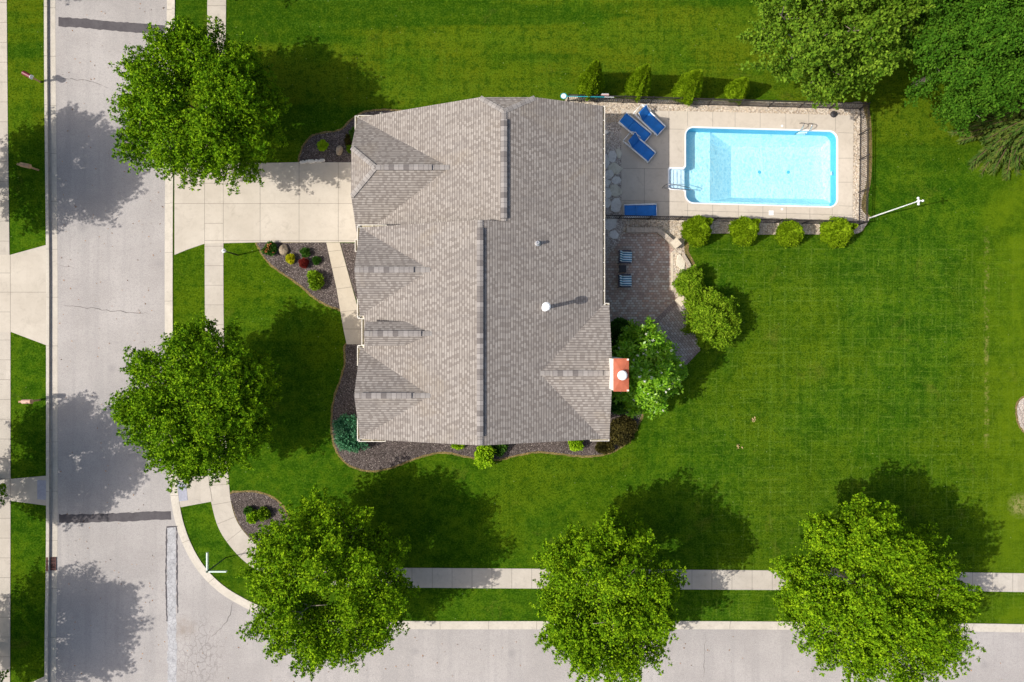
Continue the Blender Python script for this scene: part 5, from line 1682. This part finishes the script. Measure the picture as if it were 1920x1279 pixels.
def spruce(px, py, label, seed, r=3.4, h=10.0):
    rg = rng_(seed); b = P(px, py)
    t = thing('spruce_tree', label, 'tree', b, group='trees in the back corner')
    pos, ax = [], []
    mb = MB(); mb.tube([(0, 0, 0), (0, 0, h * .5), (0, 0, h)], [.22, .14, .02], 8)
    bt = MB()
    for k in range(26):
        z = .5 + (h - .8) * (k / 26) ** .92
        rr = r * (1 - z / h) ** .85 + .12
        nb = max(5, int(13 * rr / r) + 4)
        for j in range(nb):
            an = 2 * math.pi * (j + rg.uniform(-.4, .4)) / nb + k * .7
            ln = rr * rg.uniform(.82, 1.1)
            d = np.array([math.cos(an), math.sin(an), 0])
            m = max(10, int(ln * 60))
            s = rg.uniform(.12, 1, m) ** .8
            drop = -.16 * s ** 1.4 * ln + .10 * (s > .85) * (s - .85) * ln
            c = d[None] * (s * ln)[:, None] + np.array([0, 0, z])[None]; c[:, 2] += drop
            lat = np.array([-d[1], d[0], 0])
            sg_ = rg.choice([-1, 1], m)
            a_ = d[None] * .9 + lat[None] * (sg_ * rg.uniform(.3, .9, m))[:, None] + np.array([0, 0, -.25])[None] + rg.normal(0, .15, (m, 3))
            pos.append(c + lat[None] * (sg_ * rg.uniform(0, .22, m) * (1.1 - s) * 1.4)[:, None]); ax.append(a_)
            if rr > .6: bt.tube([(0, 0, z), tuple(d * ln * .5 + np.array([0, 0, z - .03 * ln])), tuple(d * ln * .97 + np.array([0, 0, z - .15 * ln]))], [.05, .03, .012], 5)
    pos = np.concatenate(pos); ax = np.concatenate(ax)
    leaves_mesh('crown', pos, ax, .26, .30, LEAF['spruce'], rg, t, up_bias=1.6)
    mb.v_off = 0
    b2 = len(mb.v); mb.v += bt.v; mb.f += [tuple(i + b2 for i in f) for f in bt.f]; mb.m += bt.m
    mb.build('trunk', M['spruce_bark'], t, world=False)
    return t
spruce(1880, 238, "dark olive spruce with drooping branches at the right edge", 41)

def arborvitae(px, py, r, h, label, seed, spike=None, grp=''):
    rg = rng_(seed); b = P(px, py)
    t = thing('arborvitae', label, 'shrub', b, group=grp)
    ns, nz_ = 40, 26
    core = MB()
    ph = rg.uniform(0, 6.28, 6); am = rg.uniform(.02, .07, 6); fq = np.array([2, 3, 5, 7, 9, 11])
    def R(u, an):
        base = r * ((1 - u) ** (.80 if h > 2.45 else .42) * min(1, (.45 + u * 3.2)) * (1.22 if h > 2.45 else 1.12))
        return max(.02, base * (1 + sum(a_ * math.sin(f * an + p + u * 3 * math.sin(p)) for a_, f, p in zip(am, fq, ph))))
    for i in range(nz_ + 1):
        u = i / nz_
        for j in range(ns):
            an = 2 * math.pi * j / ns
            q_ = R(u, an) * .93
            core.v.append((q_ * math.cos(an), q_ * math.sin(an), .05 + u * h * .98))
    for i in range(nz_):
        for j in range(ns):
            j2 = (j + 1) % ns
            core.f.append((i * ns + j, i * ns + j2, (i + 1) * ns + j2, (i + 1) * ns + j)); core.m.append(0)
    n = int(5200 * r * h / 2.5)
    u = rg.uniform(0, 1, n) ** .9; an = rg.uniform(0, 2 * np.pi, n)
    q_ = np.array([R(a_ * .985, b_) for a_, b_ in zip(u, an)]) * rg.uniform(.86, 1.03, n)
    pos = np.stack([q_ * np.cos(an), q_ * np.sin(an), .05 + u * h * .98], 1)
    ax = np.stack([np.cos(an) * .55, np.sin(an) * .55, np.full(n, .9)], 1) + rg.normal(0, .22, (n, 3))
    if spike:
        m = 900; k = rg.uniform(0, 1, m); a2 = rg.uniform(0, 6.28, m)
        rr2 = spike[2] * (1 - k) ** .7 * rg.uniform(.5, 1, m)
        pos = np.concatenate([pos, np.stack([spike[0] + rr2 * np.cos(a2), spike[1] + rr2 * np.sin(a2), .5 + k * (spike[3] - .5)], 1)])
        ax = np.concatenate([ax, np.stack([np.cos(a2) * .5, np.sin(a2) * .5, np.ones(m)], 1)])
    fo = leaves_mesh('foliage', pos, ax, .13, .5, LEAF['arb'], rg, t, up_bias=1.4)
    core.build('inner_foliage', LEAF['arb'], t, world=False, smooth=True)
    MB().tube([(0, 0, -.02), (0, 0, .4)], [.06, .05], 8).build('trunk', M['bark'], t, world=False)
    return t
GA = 'arborvitae along the upper pool fence'; GB = 'arborvitae along the lower pool fence'
arborvitae(1103, 170, .78, 4.5, "tallest clipped arborvitae of the upper row, behind the pool net", 51, grp=GA)
arborvitae(1190.5, 172, .74, 4.1, "clipped arborvitae of the upper row, directly above the three loungers", 52, grp=GA)
arborvitae(1281.5, 178, .84, 3.8, "broad clipped arborvitae of the upper row, above the pool's left end", 53, grp=GA)
arborvitae(1373.5, 179, .66, 2.6, "smallest arborvitae of the upper row, nearest the maple", 54, grp=GA)
arborvitae(1299, 436, .88, 2.3, "rounded arborvitae of the lower row, nearest the stone pillar", 55, (.55, .42, .4, 2.2), GB)
arborvitae(1386, 437, .84, 2.3, "rounded arborvitae of the lower row, second from the stone pillar", 56, (.48, .40, .36, 2.2), GB)
arborvitae(1471, 441, .80, 1.9, "smallest rounded arborvitae of the lower row, below the skimmer lid", 57, None, GB)
arborvitae(1557, 439, .92, 2.0, "rounded arborvitae of the lower row, nearest the fence corner", 58, (.75, .25, .34, 1.8), GB)

def bush(px, py, rx, ry, h, label, seed, mat, n=120, leaf=.12, cat='shrub', name='shrub', group=None, rot=0.0, per=7, flowers=None, lump=None, width=.55, stems=True):
    """rounded shrub of leaf sprigs over uneven lumps"""
    rg = rng_(seed); b = P(px, py)
    t = thing(name, label, cat, b, group=group)
    if n >= 240:
        C0, D0, lc, fc0 = shoots(rg, rx, h * .56, h * .47, n, max(14, n // 22), low=-.6, squash=(1.0, ry / rx), rot=rot, step=leaf * 1.7, per=per + 2, leaf=leaf, up=.6, slen=min(rx, h) * .34)
    nl = max(7, n // 8); lump = lump or min(rx, ry, h) * .42
    C, D, lc1 = crown_points(rg, rx, h * .55, h * .48, nl, lump, max(10, n * 8 // nl), low=-.5, squash=(1.0, ry / rx), rot=rot)
    C[:, 2] = np.maximum(C[:, 2], .04)
    if n >= 240: pos, ax = C0, D0
    else:
        pos, ax = sprig_leaves(C, D, per, leaf, rg); lc = lc1
    leaves_mesh('foliage', pos, ax, leaf, width, LEAF[mat], rg, t, up_bias=.9, face=fc0 if n >= 240 else None)
    if stems:
        mb = MB()
        for i in range(min(8, len(lc))):
            mb.tube([(0, 0, 0), tuple(lc[i] * np.array([.4, .4, .5])), tuple(lc[i])], [.04, .025, .01], 5)
        mb.build('stem', M['bark'], t, world=False)
    if flowers:
        fm, k, fs = flowers
        C = pos if n >= 240 else C
        top = C[C[:, 2] > np.percentile(C[:, 2], 72)]
        fc = top[rg.choice(len(top), k)] ; fd = D[:1].repeat(k, 0) * 0 + np.array([0, 0, 1.0])
        fp, fa = sprig_leaves(fc + unit(fc - np.array([0, 0, h * .3])) * leaf * .7, fd, 7, fs * .3, rg)
        leaves_mesh('blossom', fp, fa, fs, .9, LEAF[fm], rg, t)
    return t
bush(1287, 532, 1.0, .98, 1.7, "small round green bush beside the gravel, upper of two by the pillar", 61, 'bush', 420, .11)
bush(1324, 601, 1.78, 2.0, 2.6, "large round green bush at the patio's right edge on the lawn", 62, 'bush', 900, .12, rot=.3)
bush(1194, 692, 2.3, 2.95, 5.3, "glossy magnolia-like tree with white blossoms beside the chimney", 63, 'magnolia', 900, .20, 'tree', 'flowering_tree', per=6, flowers=('blossom', 85, .095), lump=.62)
bush(1160, 625, .75, .8, 1.2, "dark shaded shrub between the flowering tree and the house corner", 64, 'green', 200, .12)
bush(1158, 745, .7, .9, 1.3, "dark shaded shrub below the chimney against the house wall", 65, 'green', 200, .12)
bush(663, 812, 1.15, 1.25, 1.5, "spreading blue-green shrub at the house's lower front corner", 66, 'bluegreen', 330, .17, width=.34)
bush(909, 850, .52, .72, 1.3, "bright lime shrub at the foot of the lower gable wall", 67, 'lime', 70, .17, width=.8, lump=.28)
bush(935, 838, .45, .4, .7, "small shaded shrub right of the bright lime shrub", 68, 'green', 60, .13)
bush(1078, 829, .40, .38, .8, "small bright green shrub at the right end of the lower house wall", 69, 'lime', 80, .10)
bush(1166, 806, .9, 1.0, .55, "bronze-brown groundcover shrub at the house's lower right corner", 70, 'bronze', 260, .13)
bush(1133, 838, .5, .35, .4, "low bronze groundcover tuft at the bed's right end under the eave", 71, 'bronze', 80, .11)
bush(860, 834, .35, .14, .4, "yellowish low plant against the lower gable wall", 72, 'lime', 24, .11)
# beds at the front
bush(509, 469, .38, .34, .55, "orange flowering plant at the corner of the triangular bed", 73, 'green', 60, .11, 'plant', 'flowering_plant', flowers=('orange', 24, .10))
bush(546.5, 486.5, .25, .25, .42, "bright yellow mound plant in the triangular bed", 74, 'yellow', 60, .07, 'plant', 'plant')
bush(572, 494.5, .22, .22, .45, "dark red plant in the triangular bed", 75, 'red', 45, .09, 'plant', 'plant', width=.4)
bush(574, 474, .23, .22, .38, "round green plant in the triangular bed, above the red one", 76, 'green', 50, .08, 'plant', 'plant')
bush(594.5, 488.5, .18, .22, .36, "small green plant in the triangular bed, nearest the front walk", 77, 'green', 40, .08, 'plant', 'plant')
bush(595, 527, .34, .44, .6, "largest green leafy plant low in the triangular bed", 78, 'bush', 70, .16, 'plant', 'plant', width=.4)
bush(586, 516, .2, .18, .3, "little lime plant beside the largest plant in the triangular bed", 79, 'lime', 26, .1, 'plant', 'plant')
bush(606.5, 274.5, .24, .24, .32, "lime green mound plant in the shaded bed above the driveway", 80, 'lime', 55, .09, 'plant', 'plant')
bush(668, 253, .32, .4, .4, "dark green plant in the shaded bed against the garage", 81, 'green', 60, .1, 'plant', 'plant')
bush(655, 266, .14, .30, .25, "thin olive plant in the shaded bed near the boulder", 82, 'bronze', 20, .12, 'plant', 'plant')
bush(659, 281, .18, .2, .28, "small yellow-green plant in the shaded bed by the garage eave", 83, 'bush', 24, .1, 'plant', 'plant')
bush(477, 968, .32, .30, .5, "bright green plant in the round corner bed, front one", 84, 'lime', 60, .11, 'plant', 'plant')
bush(497, 962, .32, .28, .5, "olive green plant in the round corner bed, right one", 85, 'bush', 60, .11, 'plant', 'plant')
bush(469, 957, .24, .22, .35, "dark green plant in the round corner bed, left one", 86, 'green', 34, .1, 'plant', 'plant')

def boulder(px, py, rx, ry, h, label, seed, mat='boulder'):
    rg = rng_(seed)
    bm = bmesh.new()
    bmesh.ops.create_icosphere(bm, subdivisions=3, radius=1)
    dirs = unit(rg.normal(size=(9, 3))); cut = rg.uniform(.62, .92, 9)
    for v in bm.verts:
        p = np.array(v.co)
        for d, c in zip(dirs, cut):
            k = p @ d
            if k > c: p = p - d * (k - c) * .9
        p = p * (1 + .03 * rg.normal())
        v.co = Vector((p[0] * rx, p[1] * ry, max(-.05, p[2] * h * .7 + h * .35)))
    me = bpy.data.meshes.new('boulder'); bm.to_mesh(me); bm.free(); me.materials.append(M[mat])
    o_ = bpy.data.objects.new('boulder', me); COL.objects.link(o_); o_.location = P(px, py); o_.rotation_euler.z = rg.uniform(0, 6)
    return tag(o_, label, 'boulder')
boulder(533.5, 469, .34, .30, .40, "tan boulder beside the orange flowers in the triangular bed", 91)
boulder(637, 283, .22, .33, .34, "oblong tan boulder in the shaded bed above the driveway", 92)
boulder(717, 217, .22, .16, .22, "small pale rock at the garage's upper corner, in the shaded bed", 93, 'flag_tan')

# low row of pale stones along the driveway's upper edge
rs = thing('stone_edging', "low row of pale rough stones along the driveway's upper edge", 'edging', P(586, 304))
rnd = random.Random(5)
sm = MB()
for i in range(36):
    x = 565 + 42 * i / 35; y = 304.5 - 2.6 * (x - 565) / 42 + rnd.uniform(-1.2, 1.2)
    q = P(x, y); s = rnd.uniform(.06, .12)
    sm.lathe([(s * .9, 0), (s, s * .5), (s * .6, s * .95)], (q[0], q[1], .02), 6)
sm.build('edging_stones', M['flag'], rs)

# leaf litter and twigs
rg = rng_(77)
lp_ = []
def scatter(n, x0, y0, x1, y1, z):
    return np.stack([(rg.uniform(x0, x1, n) - CX) * H / F, -(rg.uniform(y0, y1, n) - CY) * H / F, np.full(n, z)], 1)
L1 = scatter(230, 108, 0, 308, 1279, -.105); L2 = scatter(120, 340, 1185, 1900, 1279, -.105)
L3 = scatter(60, 500, 860, 1900, 1060, .03); L4 = scatter(50, 1180, 215, 1600, 410, .04)
L4 = L4[:0]
allp = np.concatenate([L1, L2])
o = leaves_mesh('fallen_leaves', allp, np.concatenate([rg.normal(size=(len(allp), 2)), np.full((len(allp), 1), .1)], 1), .10, .5, M['orange_leaf'], rg)
tag(o, kind='stuff')
for px, py, lb_ in ((1384, 836.5, "tan dead leaf clump on the lawn below the flowering tree, lower one"), (1411, 787, "tan dead leaf clump on the lawn right of the flowering tree, upper one")):
    b = P(px, py); n = 14
    ps = np.stack([rg.normal(0, .07, n), rg.normal(0, .06, n), rg.uniform(.02, .06, n)], 1)
    o = leaves_mesh('leaf_clump', ps, rg.normal(size=(n, 3)) * np.array([1, 1, .3]), .14, .6, plain("dead_leaf_tan", (.40, .29, .13), .8), rg, None, b)
    tag(o, lb_, 'leaf litter')
